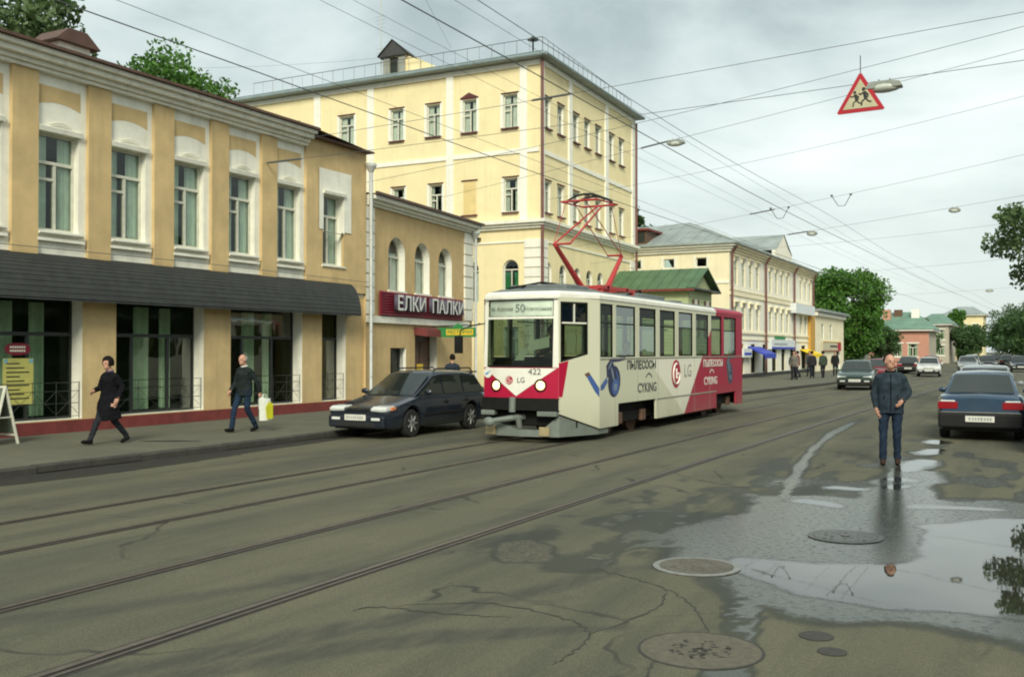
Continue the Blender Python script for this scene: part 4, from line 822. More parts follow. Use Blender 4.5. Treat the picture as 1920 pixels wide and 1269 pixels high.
# low shop beyond
ls = thing('low_shop', 'low cream corner shop beside the big green tree', 'building', (-16.2, 86.1, 0))
def lp(name, mat, fn, off=None):
    bb = B(); fn(bb); o = bb.build(name, mat, ls)
    if off is not None: o.matrix_local = off
lp('wall', [CRM, WHT2], lambda q: wall(q, 0, 14.5, .12, 5.2, [(3, 4.2, 2.9, 4.2), (7, 8.2, 2.9, 4.2), (10.5, 12.4, .15, 1.9)], 0, .15, 0, 1), S9)
lp('end_wall', CRM, lambda q: (q.poly([(0, 14.5, .12), (-8, 14.5, .12), (-8, 14.5, 5.2), (0, 14.5, 5.2)]), q.poly([(0, .02, .12), (0, .02, 5.2), (-8, .02, 5.2), (-8, .02, .12)]), q.poly([(-8, 0, .12), (-8, 14.5, .12), (-8, 14.5, 5.2), (-8, 0, 5.2)])))
lp('roof', GRYR, lambda q: (q.box(-8.2, -.1, 5.2, .5, 14.9, 5.42), q.poly([(.5, 0, 5.42), (.5, 14.9, 5.42), (-4, 14.9, 6.3), (-4, 0, 6.3)]))); lp('cornice', WHT2, lambda q: q.box(0, -.25, 4.85, 14.6, 0, 5.15), S9)
for a, c in ((3, 4.2), (7, 8.2)): window(ls, a, c, 2.9, 4.2, .1, 'T', FRM, GLS, CURW, .06, .7, off=S9)
lp('door', DRK, lambda q: q.box(10.55, .14, .15, 12.35, .17, 1.9), S9)
sgn('shop_sign', 'shop sign with red end and orange frame on the low shop', 'sign', 89.0, 98.2, 1.85, 2.7, pm('sign cream', (.55, .5, .35), .6), x=-16.2, d=.15, kids=((7.4, 9.15, 1.9, 2.6, RSG), (.1, 9.15, 2.62, 2.7, ORG), (3.5, 7.2, 2.2, 2.35, DKW), (.1, 9.15, 1.86, 1.9, RSG)))
# pink house, far yellow house, small far blocks
PNK = pm('pink stucco', (.52, .26, .19), .9, .08, 1); PG = pm('grey beige stucco', (.42, .38, .30), .9, .1, 1)
def house(name, label, x0, x1, y0, y1, h, mat, mats, roofm, rh, wins, eave=.5, chim=None, sidemat=None):
    o = thing(name, label, 'house', (x0, y0, 0)); w, d = x1 - x0, y1 - y0
    q = B(); wall(q, 0, w, 0, h, [(a, a + 1.1, z, z + 1.5) for a, z in wins], 0, .15, 0, 1); q.build('front_wall', [mat, mats], o)
    q = B(); q.poly([(w, 0, 0), (w, d, 0), (w, d, h), (w, 0, h)]); q.poly([(0, 0, 0), (0, 0, h), (0, d, h), (0, d, 0)]); q.poly([(0, d, 0), (0, d, h), (w, d, h), (w, d, 0)]); q.build('side_wall', sidemat or mat, o)
    for a, z in wins: window(o, a, a + 1.1, z, z + 1.5, .1, 'T', FRM, GLD, CURW, .08, .5)
    for a, z in wins: q = B(); q.box(a - .15, -.05, z - .15, a + 1.25, 0, z - .02); q.box(a - .15, -.05, z + 1.52, a + 1.25, 0, z + 1.65); q.build('window_trim', WHT2, o)
    q = B(); q.box(-eave, -eave, h, w + eave, d + eave, h + .18); q.build('eaves', WHT2, o)
    q = B(); z = h + .19; e_ = eave + .1; q.poly([(-e_, -e_, z), (w + e_, -e_, z), (w * .7, d / 2, z + rh), (w * .3, d / 2, z + rh)]); q.poly([(w + e_, -e_, z), (w + e_, d + e_, z), (w * .7, d / 2, z + rh)]); q.poly([(w + e_, d + e_, z), (-e_, d + e_, z), (w * .3, d / 2, z + rh), (w * .7, d / 2, z + rh)]); q.poly([(-e_, d + e_, z), (-e_, -e_, z), (w * .3, d / 2, z + rh)]); rf_ = q.build('roof', roofm, o)
    for (a, yy, mm) in (chim or []): q = B(); q.box(a, yy, z + .3, a + .9, yy + .9, z + rh + .25); q.build('chimney', mm, rf_)
    return o
GRF = pm('old green roof', (.13, .23, .17), .6, .25, .8, dirt=.3)
pk = house('pink_house', 'low pink house with green roof behind the standing man', -17.2, -10.6, 125, 135, 4.2, PNK, WHT2, GRF, 2.2, [(.9, 1.2), (2.6, 1.2), (4.3, 1.2)], chim=[(1.2, 2.5, PNK), (2.4, 3.5, RUST), (4.4, 3, WHT2)], sidemat=PG)
house('far_house', 'far yellow two-storey house closing the street, right of pink house', -13.6, -7.4, 190, 202, 8.0, YEL, WHT2, GRYR, 1.6, [(.6, 1.2), (2.6, 1.2), (4.4, 1.2), (.6, 5.0), (2.6, 5.0), (4.4, 5.0)])
house('far_house', 'grey beige house between pink house and far yellow house', -15.5, -11.2, 165, 180, 5.8, PG, WHT2, GRF, 1.8, [(.6, 1.2), (2.6, 1.2), (.6, 3.6), (2.6, 3.6)])
# ================================================================== TREES
LF1 = leafmat('leaf bright', (.04, .12, .014), (.11, .25, .035)); LF2 = leafmat('leaf dark', (.03, .075, .02), (.075, .15, .042)); LF3 = leafmat('leaf olive', (.05, .10, .028), (.12, .19, .07))
BARK = pm('bark', (.07, .055, .04), .95, .3, 8, .6, 30)
def leaves(cent, rad, n, size, seed, squash=.6):
    rs = np.random.RandomState(seed); k = rs.randint(0, len(cent), n); c = np.asarray(cent)[k]; r = np.asarray(rad)[k]
    d = rs.normal(size=(n, 3)); d /= np.linalg.norm(d, axis=1)[:, None]; rr = r * rs.rand(n) ** .42
    p = c + d * rr[:, None] * np.array([1, 1, .8])
    a = rs.normal(size=(n, 3)); a /= np.linalg.norm(a, axis=1)[:, None]; bq = np.cross(a, rs.normal(size=(n, 3))); bq /= np.linalg.norm(bq, axis=1)[:, None]
    s = size * rs.uniform(.6, 1.3, n)[:, None]
    return np.stack([p - a * s, p + bq * s * squash, p + a * s, p - bq * s * squash], 1).reshape(-1, 3)
def tree(label, x, y, h, crown, seed, mat, n=9000, leaf=.12, trunk=.22, base=0, clumps=60, group='street trees', bare=.25):
    """crown = (cx, cy, cz, rx, ry, rz) relative to the base"""
    rnd = random.Random(seed); o = thing('tree', label, 'tree', (x, y, base), 0, group); cx, cy, cz, rx, ry, rz = crown
    b = B(); top = Vector((cx * .6, cy * .6, cz + rz * .35)); b.tube([(0, 0, 0), (cx * .1, cy * .1, cz * .35), (cx * .35, cy * .35, cz * .75), tuple(top)], [trunk, trunk * .8, trunk * .55, trunk * .15], 8)
    cent, rad = [], []
    for i in range(clumps):
        while True:
            d = Vector((rnd.uniform(-1, 1), rnd.uniform(-1, 1), rnd.uniform(-1, 1)))
            if .25 < d.length < 1: break
        d = d.normalized() * (d.length ** .55); f = rnd.uniform(.78, 1.08)
        c = Vector((cx + d.x * rx * f, cy + d.y * ry * f, cz + d.z * rz * f)); cent.append(c); rad.append(rnd.uniform(.22, .42) * min(rx, rz))
        if i % 2 == 0:
            st = Vector((0, 0, cz * .45)).lerp(top, rnd.uniform(.1, .9)); mid = st.lerp(c, .55) + Vector((0, 0, -.06 * rz)); b.tube([st, mid, c], [trunk * .3, trunk * .18, trunk * .05], 5)
    b.build('trunk', BARK, o, smooth=True)
    v = leaves(np.array([tuple(c) for c in cent]), np.array(rad), n, leaf, seed)
    me = bpy.data.meshes.new('crown'); me.from_pydata(v.tolist(), [], np.arange(len(v)).reshape(-1, 4).tolist()); me.materials.append(mat); link('crown', me, o)
    return o
tree('big bright green tree beyond the low cream shop', -17.3, 108, 11, (0, 0, 6.0, 4.0, 4.0, 5.0), 3, LF1, 26000, .17, .3, clumps=120)
tree('smaller dark green tree before the pink house', -15.0, 118, 5, (0, 0, 2.9, 1.9, 1.9, 1.9), 4, LF2, 8000, .13, .15)
tree('tree overhanging the street at the right edge above the parked car', 4.3, 36, 8, (-.8, 0, 5.5, 4.4, 4.2, 2.1), 5, LF3, 42000, .085, .24, clumps=150)
tree('dark tree rising behind the shop roof at the top left corner', -31, 21.0, 15, (0, 0, 10.8, 4.1, 4.1, 3.2), 6, LF3, 26000, .12, .3, clumps=80)
tree('light green treetop behind the shop roof, left of yellow building', -33.5, 31.4, 14, (0, 0, 12.0, 3.3, 2.8, 2.8), 8, LF1, 12000, .11, .25, clumps=54)
tree('low treetop peeping over the shop roof between its two neighbours', -32.5, 25.2, 13, (0, 0, 11.2, 1.5, 1.5, 2.2), 9, LF1, 5000, .11, .2, clumps=26)
tree('slender tree showing behind the right edge of the yellow building', -31.5, 82, 15, (0, 0, 11.5, 2.1, 2.1, 3.5), 10, LF2, 5000, .2, .2, clumps=30)
for i, (x, y, h, r, lab, mt) in enumerate([(-8.6, 168, 5.2, 2.6, 'dark round tree before the far yellow house', LF2), (1.5, 120, 6.4, 4.4, 'dark leafy tree low at the right frame edge', LF2), (-1.2, 150, 6.6, 4.2, 'farther dark tree on the right side of the street', LF2), (-14.0, 150, 5.4, 2.8, 'tree rising behind the pink house roof', LF3), (-20.5, 128, 4.6, 3.4, 'dark tree filling the gap left of the pink house', LF2), (-11.2, 186, 8.0, 2.0, 'treetop in front of the far yellow house wall', LF1), (-1.5, 205, 9.5, 6.0, 'most distant tree mass at the end of the street', LF2), (-22.5, 112, 4.8, 4.6, 'dark tree behind the big bright green tree', LF2)]):
    tree(lab, x, y, h, (0, 0, h * .62, r, r, h * .52), 30 + i, mt, 10000, .17, .18, clumps=60)
# unseen far side of the street: added to be mirrored in glass and paint
opb = thing('unseen_facing_building', 'ochre two-storey building added unseen across the street to be mirrored in glass', 'building', (21.0, 78, 0), R(-90))
q = B(); ow = [(2 + 3.1 * i, 3.2 + 3.1 * i) for i in range(30)]; wall(q, 0, 98, 0, 8.2, [(a, c, z, z + 1.9) for a, c in ow for z in (1.2, 5.0)], 0, .2, 0, 1); q.build('wall', [pm('ochre stucco', (.45, .33, .18), .9, .1, 1), WHT], opb)
for a, c in ow:
    for z in (1.2, 5.0): q = B(); q.poly([(a, .15, z), (c, .15, z), (c, .15, z + 1.9), (a, .15, z + 1.9)]); q.build('window', CGL0, opb)
q = B(); q.poly([(0, -.5, 8.2), (98, -.5, 8.2), (98, 6, 10.4), (0, 6, 10.4)]); q.box(0, -.5, 8.0, 98, 0, 8.2); q.poly([(0, 6, 10.4), (98, 6, 10.4), (98, 6, 0), (0, 6, 0)]); q.build('roof', BRN, opb)
for i, (x, y) in enumerate(((12.5, 15), (13.0, 26), (12.6, 48), (13, 4))): tree(('second', 'third', 'farthest', 'nearest')[i] + ' tree of the unseen row added across the street for reflections', x, y, 9, (0, 0, 5.6, 2.8, 2.8, 3.0), 60 + i, LF2, 9000, .16, .2, clumps=50)
# ================================================================== OVERHEAD LINE
def sag(p0, p1, s, n=14): 
    a, c = Vector(p0), Vector(p1); return [tuple(a.lerp(c, k / n) + Vector((0, 0, -4 * s * (k / n) * (1 - k / n)))) for k in range(n + 1)]
def wire(label, pts, r=.0055, name='overhead_wire', group='overhead wires'):
    b = B(); b.tube(pts, r, 5, cap=False); return tag(b.build(name, CABLE), label, 'wire', group)
wire('contact wire over the tram, running along the far track', [(railx(-9.12, y) , y, 5.52 + .03 * math.sin(y * .2)) for y in np.arange(-6, 120, 4)], .0075)
wire('contact wire over the nearer empty track', [(railx(-5.78, y), y, 5.45 + .03 * math.sin(y * .2)) for y in np.arange(-6, 120, 4)], .0075)
wire('upper wire running just above the nearer contact wire', [(railx(-5.78, y) + .05, y, 5.9 + .06 * math.sin(y * .25)) for y in np.arange(-6, 120, 3)], .005)
wire('thin feeder wire running along the street before the facades', [(-12.0, y, 7.05) for y in np.arange(-6, 110, 6)], .005)
for i, (x, z) in enumerate(((-10.6, 7.9), (-11.3, 8.6), (-8.2, 7.6))): wire(('lowest', 'highest', 'middle')[i] + ' of three thin telephone wires along the street', sag((x, -8, z), (x + 1.5, 110, z), .5), .004)
SP = [('span wire carrying the triangular road sign, anchored on the shop wall', (-18.28, 20.5, 6.87), (9, 20.5, 7.5), .12), ('span wire with a strain rod passing before the yellow corner', (-18.9, 21.9, 7.75), (9, 21.2, 8.8), .12),
      ('span wire rising from the shop corner above the road sign', (-18.2, 25.0, 7.02), (9, 25, 10.6), .32), ('span wire with hanging lamp right of the yellow building', (-20.9, 34, 8.0), (9, 28.5, 11.0), .1),
      ('thin span wire next beyond the first hanging lamp', (-20.5, 43, 9.1), (9, 36, 11.9), .55), ('far span wire with V-shaped hangers', (-20.6, 46, 7.1), (9, 43.5, 11.2), .35), ('far span wire with two small lamps', (-20.5, 48, 6.4), (9, 45.5, 9.4), .2),
      ('distant span wire low over the street', (-16.2, 70, 7.0), (9, 70, 8.6), .3), ('most distant span wire over the street end', (-16.2, 88, 6.4), (9, 90, 7.8), .3), ('thin span wire second beyond the V-shaped hangers', (-16.3, 62, 8.2), (9, 60, 9.9), .4), ('wire from the roof dormer of the yellow building to the left', (-28.9, 42.4, 16.95), (-58, 42, 20.5), .5), ('wire slanting up from the yellow roof railing toward the viewer', (-25.5, 42.3, 16.9), (-9, 8, 13), .3)]
spans = [wire(l_, sag(a, c, s), .0062) for l_, a, c, s in SP]
def on(i, x):
    _, a, c, s = SP[i]; t = (x - a[0]) / (c[0] - a[0]); p = Vector(a).lerp(Vector(c), t); return p + Vector((0, 0, -4 * s * t * (1 - t)))
for i, x0, x1, lab in ((1, -10.8, -9.7, 'thick strain rod on the span before the yellow corner'), (3, -11.9, -10.7, 'thick strain rod beside the first hanging lamp'), (0, -18.1, -16.9, 'strain rod of the sign span at the shop wall'), (6, -10.1, -9.1, 'strain rod on the far span with small lamps'), (5, -11.4, -10.2, 'strain rod on the far span with hangers')):
    p, q_ = on(i, x0), on(i, x1); b = B(); b.tube([p, p.lerp(q_, .05), p.lerp(q_, .95), q_], [.012, .028, .028, .012], 6); tag(b.build('strain_rod', CABLE), lab, 'insulator', 'strain rods on the span wires')
for i, x, lab in ((5, -10.0, 'left V-shaped wire hanger on the far span'), (5, -7.3, 'right V-shaped wire hanger on the far span')):
    p = on(i, x); b = B(); b.tube([p + Vector((-.4, 0, 0)), p + Vector((-.12, 0, -.45)), p + Vector((.15, 0, -.45)), p + Vector((.4, 0, .02))], .016, 5)
    for dx in (-.4, .4): b.ell(p + Vector((dx, 0, .02)), .06, .05, .05, 6, 4)
    tag(b.build('wire_hanger', CABLE), lab, 'hanger', 'wire hangers')
LMP = pm('lamp housing', (.26, .28, .25), .5, .15, 6); LGL = pm('lamp bowl', (.55, .58, .52), .25, .1, 6)
def lamp(p, w, label, rz=0):
    o = thing('hanging_lamp', label, 'street lamp', tuple(p), rz, 'street lamps hung on span wires')
    b = B(); b.ell((0, 0, -.14), w, w * .42, .10, 16, 8); b.build('bowl', LGL, o, smooth=True)
    b = B(); b.prism([(-w * 1.02, -.14), (-w * .9, -.06), (-w * .3, -.02), (w * .3, -.02), (w * .9, -.06), (w * 1.02, -.14), (w * .98, -.165), (-w * .98, -.165)], 1, -w * .36, w * .36); b.build('housing', LMP, o, bevel=.02)
    b = B(); b.tube([(-.1, 0, -.03), (-.1, 0, .03)], .012, 5); b.tube([(.1, 0, -.03), (.1, 0, .03)], .012, 5); b.build('clamp', CABLE, o)
lamp(on(0, -2.52), .33, 'street lamp hanging directly behind the triangular road sign'); lamp(on(3, -10.55), .30, 'street lamp hanging right of the yellow building wall'); lamp(on(6, -8.95), .24, 'small street lamp low above the cream building roof'); lamp(on(6, -2.9), .24, 'small street lamp at right near the overhanging tree')
lamp(on(8, -3.0), .3, 'tiny most distant street lamp over the street end')
# triangular children sign
sgo = thing('warning_sign', 'red and cream triangular children crossing sign hung over the street', 'sign', (-2.95, 20.42, 6.54), R(-4))
def tri(s, z0): return [(-.45 * s, z0), (.45 * s, z0), (0, z0 + .78 * s)]
b = B(); b.prism([(-.45, .015), (-.42, -.01), (.42, -.01), (.45, .015), (.025, .745), (-.025, .745)], 1, -.012, .012); b.build('plate', RSG, sgo)
b = B(); b.prism([(-.335, .065), (.335, .065), (0, .635)], 1, -.018, -.0125); b.build('field', pm('sign cream field', (.50, .46, .30), .6), sgo)
BK = pm('sign black', (.02, .022, .02), .6)
for (dx, s, lab) in ((-.085, .9, 'a'), (.085, 1.05, 'b')):
    b = B(); f = lambda x, z: (dx + x * s, -.024, .09 + z * s)
    b.ell(f(-.02, .325), .032 * s, .004, .034 * s, 10, 6)
    b.tube([f(-.01, .28), f(.02, .15)], .034 * s, 6, side=(0, 1, 0), ratio=.12)
    for pth in ([f(-.01, .27), f(-.075, .23), f(-.11, .25)], [f(.0, .27), f(.06, .22), f(.05, .165)], [f(.02, .15), f(-.05, .10), f(-.06, .02)], [f(.02, .15), f(.065, .09), f(.12, .075)]): b.tube(pth, .015 * s, 6, side=(0, 1, 0), ratio=.2)
    b.build('running_figure', BK, sgo)
b = B(); b.tube([(0, .02, .72), (0, .05, .5), (0, .08, .55)], .012, 5); b.tube([(0, .0, .74), (0, .0, 1.1)], .010, 5); b.build('hanger', CABLE, sgo)
# ================================================================== TRAM
TRX, TRY = -9.2, 18.0
tram = thing('tram', 'white and crimson single tram car with raised red pantograph', 'tram', (TRX, TRY, 0))
def tram_paint():
    m, t, p = newmat('tram livery'); l = t.links.new
    tcn = nd(t, 'ShaderNodeTexCoord'); sx_ = nd(t, 'ShaderNodeSeparateXYZ'); l(tcn.outputs['Object'], sx_.inputs[0])
    def lin(a, bz, c, lo=-.004, hi=.004):          # 1 where a*s + bz*z > c
        m1 = nd(t, 'ShaderNodeMath', operation='MULTIPLY'); m1.inputs[1].default_value = a; l(sx_.outputs[0], m1.inputs[0])
        m2 = nd(t, 'ShaderNodeMath', operation='MULTIPLY_ADD'); m2.inputs[1].default_value = bz; l(sx_.outputs[2], m2.inputs[0]); l(m1.outputs[0], m2.inputs[2])
        r = nd(t, 'ShaderNodeMapRange'); r.inputs[1].default_value = c + lo; r.inputs[2].default_value = c + hi; l(m2.outputs[0], r.inputs[0]); return r.outputs[0]
    def mixc(f, a, b_):
        n = nd(t, 'ShaderNodeMix', data_type='RGBA')
        for k, x in ((0, f), (6, a), (7, b_)):
            if isinstance(x, tuple): n.inputs[k].default_value = (*x, 1)
            else: l(x, n.inputs[k])
        return n.outputs[2]
    zl = nd(t, 'ShaderNodeMath', operation='LESS_THAN'); zl.inputs[1].default_value = 1.70; l(sx_.outputs[2], zl.inputs[0])
    tri_ = nd(t, 'ShaderNodeMath', operation='MULTIPLY'); l(lin(1, 1.91, 7.21), tri_.inputs[0]); l(zl.outputs[0], tri_.inputs[1])
    c = mixc(tri_.outputs[0], (.63, .63, .48), (.80, .78, .66))
    c = mixc(lin(1, -1.103, 6.445), c, (.36, .008, .042))
    nz_ = nd(t, 'ShaderNodeTexNoise'); nz_.inputs['Scale'].default_value = 1.5; nz_.inputs['Detail'].default_value = 8; l(tcn.outputs['Object'], nz_.inputs[0])
    gz = nd(t, 'ShaderNodeMapRange'); gz.inputs[1].default_value = .25; gz.inputs[2].default_value = 1.0; gz.inputs[3].default_value = .55; gz.inputs[4].default_value = 0; l(sx_.outputs[2], gz.inputs[0])
    gm = nd(t, 'ShaderNodeMath', operation='MULTIPLY'); l(gz.outputs[0], gm.inputs[0]); l(nz_.outputs[0], gm.inputs[1])
    c = mixc(gm.outputs[0], c, (.20, .18, .13))                                    # road dirt thrown up on the skirt
    l(c, p.inputs['Base Color']); p.inputs['Roughness'].default_value = .5; p.inputs['Specular IOR Level'].default_value = .3
    return m
LIV = tram_paint()
TWH = pm('tram white', (.80, .79, .71), .45, .08, 2, spec=.35, streak=.18); CRI = pm('tram crimson', (.42, .008, .045), .45, .06, 2, spec=.3); TGR = pm('tram roof grey', (.15, .17, .17), .6, .25, 2, dirt=.4)
UND = pm('underframe', (.009, .009, .0085), .8, .3, 6, spec=.25); FEN = pm('fender grey', (.16, .185, .165), .6, .15, 4, dirt=.4); TIN = pm('tram interior', (.20, .23, .20), .8, .15, 2); RED = pm('pantograph red', (.42, .035, .035), .5, .15, 6)
OUT = [(-.85, 0.0), (-.45, -.075), (0, -.10), (.45, -.075), (.85, 0.0), (1.28, 1.08), (1.28, 4.5), (1.28, 8.2), (1.28, 9.6), (1.28, 12.5), (1.05, 13.15), (0, 13.18), (-1.05, 13.15), (-1.28, 12.5), (-1.28, 8), (-1.28, 4.5), (-1.28, 1.08)]
PSM = Matrix.Translation((1.28, 0, 0)) @ Matrix.Rotation(R(90), 4, 'Z'); PSL = Matrix.Translation((-1.28, 0, 0)) @ Matrix.Rotation(R(-90), 4, 'Z')
WIN = [(1.12, 1.84), (2.01, 3.2), (3.44, 4.58), (4.84, 6.02), (6.28, 7.48), (7.74, 8.92), (9.16, 10.22), (10.46, 11.80)]
BOG = [(2.13, 4.58, .72), (9.67, 11.75, .64)]
def tp(name, mat, fn, off=None, bevel=0, par=None, smooth=False):
    q = B(); fn(q); o = q.build(name, mat, par or tram, bevel=bevel, smooth=smooth)
    if off is not None: o.matrix_local = off
    return o
tp('side_panel', [LIV, UND], lambda q: wall(q, 1.08, 12.5, .25, 2.93, [(a, c, 1.72, 2.84) for a, c in WIN] + [(a, c, .25, z, 'open') for a, c, z in BOG], 0, .05, 0, 0), PSM)
q = B(); wall(q, -12.5, -1.08, .25, 2.93, [(-c, -a, 1.72, 2.84) for a, c in WIN] + [(-c, -a, .25, z, 'open') for a, c, z in BOG], 0, .05, 0, 0); o = q.build('side_panel', TWH, tram); o.matrix_local = PSL
for k, (a, c) in enumerate(WIN):
    def fr(q): 
        for x0, x1, z0, z1 in ((a, a + .035, 1.72, 2.84), (c - .035, c, 1.72, 2.84), (a + .035, c - .035, 1.72, 1.755), (a + .035, c - .035, 2.805, 2.84)): q.box(x0, .012, z0, x1, .045, z1)
        q.box(a + .035, .018, 2.42, c - .035, .042, 2.45)
    w_ = tp('window', UND, fr, PSM)
    for z0, z1 in ((1.755, 2.42), (2.45, 2.805)): q = B(); q.poly([(a + .035, .03, z0), (c - .035, .03, z0), (c - .035, .03, z1), (a + .035, .03, z1)]); q.build('pane', TRG, w_)
    q = B(); q.poly([(-c + .02, .03, 1.74), (-a - .02, .03, 1.74), (-a - .02, .03, 2.82), (-c + .02, .03, 2.82)]); o = q.build('window', TRG, tram); o.matrix_local = PSL
TA = math.atan2(1.08, .43); TLn = math.hypot(1.08, .43); TPR = Matrix.Translation((.85, 0, 0)) @ Matrix.Rotation(TA, 4, 'Z'); TPL = Matrix.Translation((-1.28, 1.08, 0)) @ Matrix.Rotation(-TA, 4, 'Z')
def taper(q):
    for pts in ([(0, .60), (TLn, .25), (TLn, 1.78), (.82, 1.78), (.05, 1.62), (0, 1.62)], [(.82, 1.78), (TLn, 1.78), (TLn, 2.93), (.82, 2.93)], [(.05, 2.84), (.82, 2.84), (.82, 2.93), (.05, 2.93)], [(0, 1.62), (.05, 1.62), (.05, 2.93), (0, 2.93)]): q.poly([(x, 0, z) for x, z in pts])
tp('cab_side_panel', LIV, taper, TPR)
tp('cab_side_flash', CRI, lambda q: q.poly([(0.0, -.003, .93), (.10, -.003, .93), (.27, -.003, 1.655), (.05, -.003, 1.61), (0, -.003, 1.61)]), TPR)
cw = tp('cab_window', UND, lambda q: (q.prism([(.05, 1.62), (.82, 1.78), (.82, 1.82), (.05, 1.66)], 1, .0, .03), q.box(.05, 0, 1.66, .085, .03, 2.84), q.box(.785, 0, 1.8, .82, .03, 2.84), q.box(.085, 0, 2.80, .785, .03, 2.84)), TPR)
tp('pane', TRG, lambda q: q.poly([(.08, .015, 1.65), (.79, .015, 1.8), (.79, .015, 2.42), (.08, .015, 2.42)]), None, 0, cw); tp('glazing_bar', TWH, lambda q: (q.box(.085, -.005, 2.40, .785, .028, 2.43), q.box(.43, -.004, 2.43, .45, .026, 2.80)), None, 0, cw)
NVY = pm('navy sun blind', (.012, .018, .10), .6); tp('sun_blind', NVY, lambda q: (q.box(.09, .05, 2.43, .43, .06, 2.80), q.box(.45, .05, 2.43, .78, .06, 2.80)), None, 0, cw)
tp('pane', TRG, lambda q: q.poly([(.08, .016, 2.43), (.79, .016, 2.43), (.79, .016, 2.8), (.08, .016, 2.8)]), None, 0, cw)
tp('cab_side_panel', TWH, lambda q: wall(q, 0, TLn, .35, 2.93, [(.3, 1.05, 1.0, 2.8)], 0, .03, 0, 0), TPL); tp('cab_window', TRG, lambda q: q.poly([(.3, .02, 1.0), (1.05, .02, 1.0), (1.05, .02, 2.8), (.3, .02, 2.8)]), TPL)
# front: gently bowed
def fy(x, z): return -.10 * (1 - (x / .85) ** 2) + max(0, z - 1.5) * .045
def fgrid(q, x0, x1, z0, z1, off=0, n=10, nz=2, m=0, half=None):
    pts = []
    for j in range(nz + 1):
        for i in range(n + 1):
            x = x0 + (x1 - x0) * i / n; z = z0 + (z1 - z0) * j / nz; pts.append((x, fy(x, z) - off, z))
    q.add(pts, [(j * (n + 1) + i, j * (n + 1) + i + 1, (j + 1) * (n + 1) + i + 1, (j + 1) * (n + 1) + i) for j in range(nz) for i in range(n)], m)
tp('front_panel', CRI, lambda q: fgrid(q, -.85, .85, .90, 1.52))
def vee(q):
    n = 16; pts = []
    for j in range(n + 1):
        z = .94 + .565 * j / n; hw = .80 * j / n * 1.02
        for i in range(9): x = -.05 * (1 - j / n) + max(-.84, min(.84, -hw + 2 * hw * i / 8)); pts.append((x, fy(x, z) - .004, z))
    q.add(pts, [(j * 9 + i, j * 9 + i + 1, (j + 1) * 9 + i + 1, (j + 1) * 9 + i) for j in range(n) for i in range(8)])
tp('front_chevron', TWH, vee)
tp('front_post', TWH, lambda q: fgrid(q, .73, .85, 1.52, 2.95, 0, 2, 6)); tp('front_post', TWH, lambda q: fgrid(q, -.85, -.76, 1.52, 2.95, 0, 2, 6)); tp('front_header', TWH, lambda q: (fgrid(q, -.76, .73, 2.90, 2.95), fgrid(q, -.76, .73, 2.50, 2.545, .006)))
ws = tp('windscreen', UND, lambda q: (fgrid(q, -.76, .73, 1.52, 1.56, .004), fgrid(q, -.76, -.735, 1.56, 2.5, .003, 2, 4), fgrid(q, .705, .73, 1.56, 2.5, .003, 2, 4), fgrid(q, -.76, .73, 2.875, 2.90, .004)))
tp('pane', TRG, lambda q: fgrid(q, -.735, .705, 1.56, 2.5, .0), None, 0, ws); tp('pane', GLS, lambda q: fgrid(q, -.76, .73, 2.545, 2.875, .0), None, 0, ws)
db = tp('destination_board', pm('board cream', (.86, .88, .80), .6), lambda q: fgrid(q, -.73, .70, 2.56, 2.87, -.03))
BKT = pm('lettering dark', (.07, .08, .075), .6); BKF = pm('board lettering', (.30, .32, .28), .6)
FM = lambda x, z, o=.03: plane_m((x, fy(x, z) - o, z), (1, .2 * x / .7225, 0), (0, .03, 1))
text('lettering', '50', .23, pm('route grey', (.30, .33, .30), .6), db, FM(.0, 2.71, -.018), .003, 1, bold=.004); text('lettering', 'М. Курская', .11, BKF, db, FM(-.42, 2.70, -.018), .003, .9); text('lettering', 'Новоконная', .11, BKF, db, FM(.40, 2.70, -.018), .003, .9)
text('fleet_number', '422', .17, BKT, tram, FM(.36, 1.43, .008), .003, 1.1); text('lettering', 'LG', .15, BKT, tram, FM(.06, 1.26, .008), .003, 1)
def lg_logo(M, r):
    q = B(); q.lathe([(r, 0), (r, .004), (.001, .004)], n=28); o = q.build('logo', CRI, tram, smooth=False); o.matrix_local = M
    q = B(); t = r * .075
    arc = [(math.cos(a) * r * .72, math.sin(a) * r * .72, .007) for a in [R(75) + R(285) * k / 22 for k in range(23)]]; q.tube(arc, t, 4); q.tube([(0, r * .38, .007), (0, -r * .3, .007), (r * .3, -r * .3, .007)], t, 4); q.tube([arc[-1], (r * .3, 0, .007)], t, 4); q.ell((-r * .34, r * .34, .006), r * .12, r * .12, .004, 8, 4)
    q.build('logo_lines', TWH, o)
lg_logo(FM(-.21, 1.26, .006), .085)
bd = tp('round_badge', TWH, lambda q: q.lathe([(.11, 0), (.11, .004), (.001, .004)], n=24)); bd.matrix_local = FM(-.74, 1.41, .010); tp('badge_mark', pm('badge blue', (.02, .25, .6), .5), lambda q: (q.prism([(-.07, -.02), (.02, .01), (.08, .05), (.06, .02), (-.01, -.04), (-.06, -.05)], 2, .005, .007)), None, 0, bd)
HLE = emit('lit headlamp', (1.0, .66, .30), 1.8)
for x, z in ((-.53, 1.15), (.48, 1.16)):
    h = tp('headlight', UND, lambda q: q.lathe([(.125, -.03), (.13, .012), (.10, .018), (.10, -.01)], n=24)); h.matrix_local = FM(x, z, .0); tp('lamp', HLE, lambda q: q.ell((0, 0, .0), .092, .092, .03, 16, 8), None, 0, h, True)
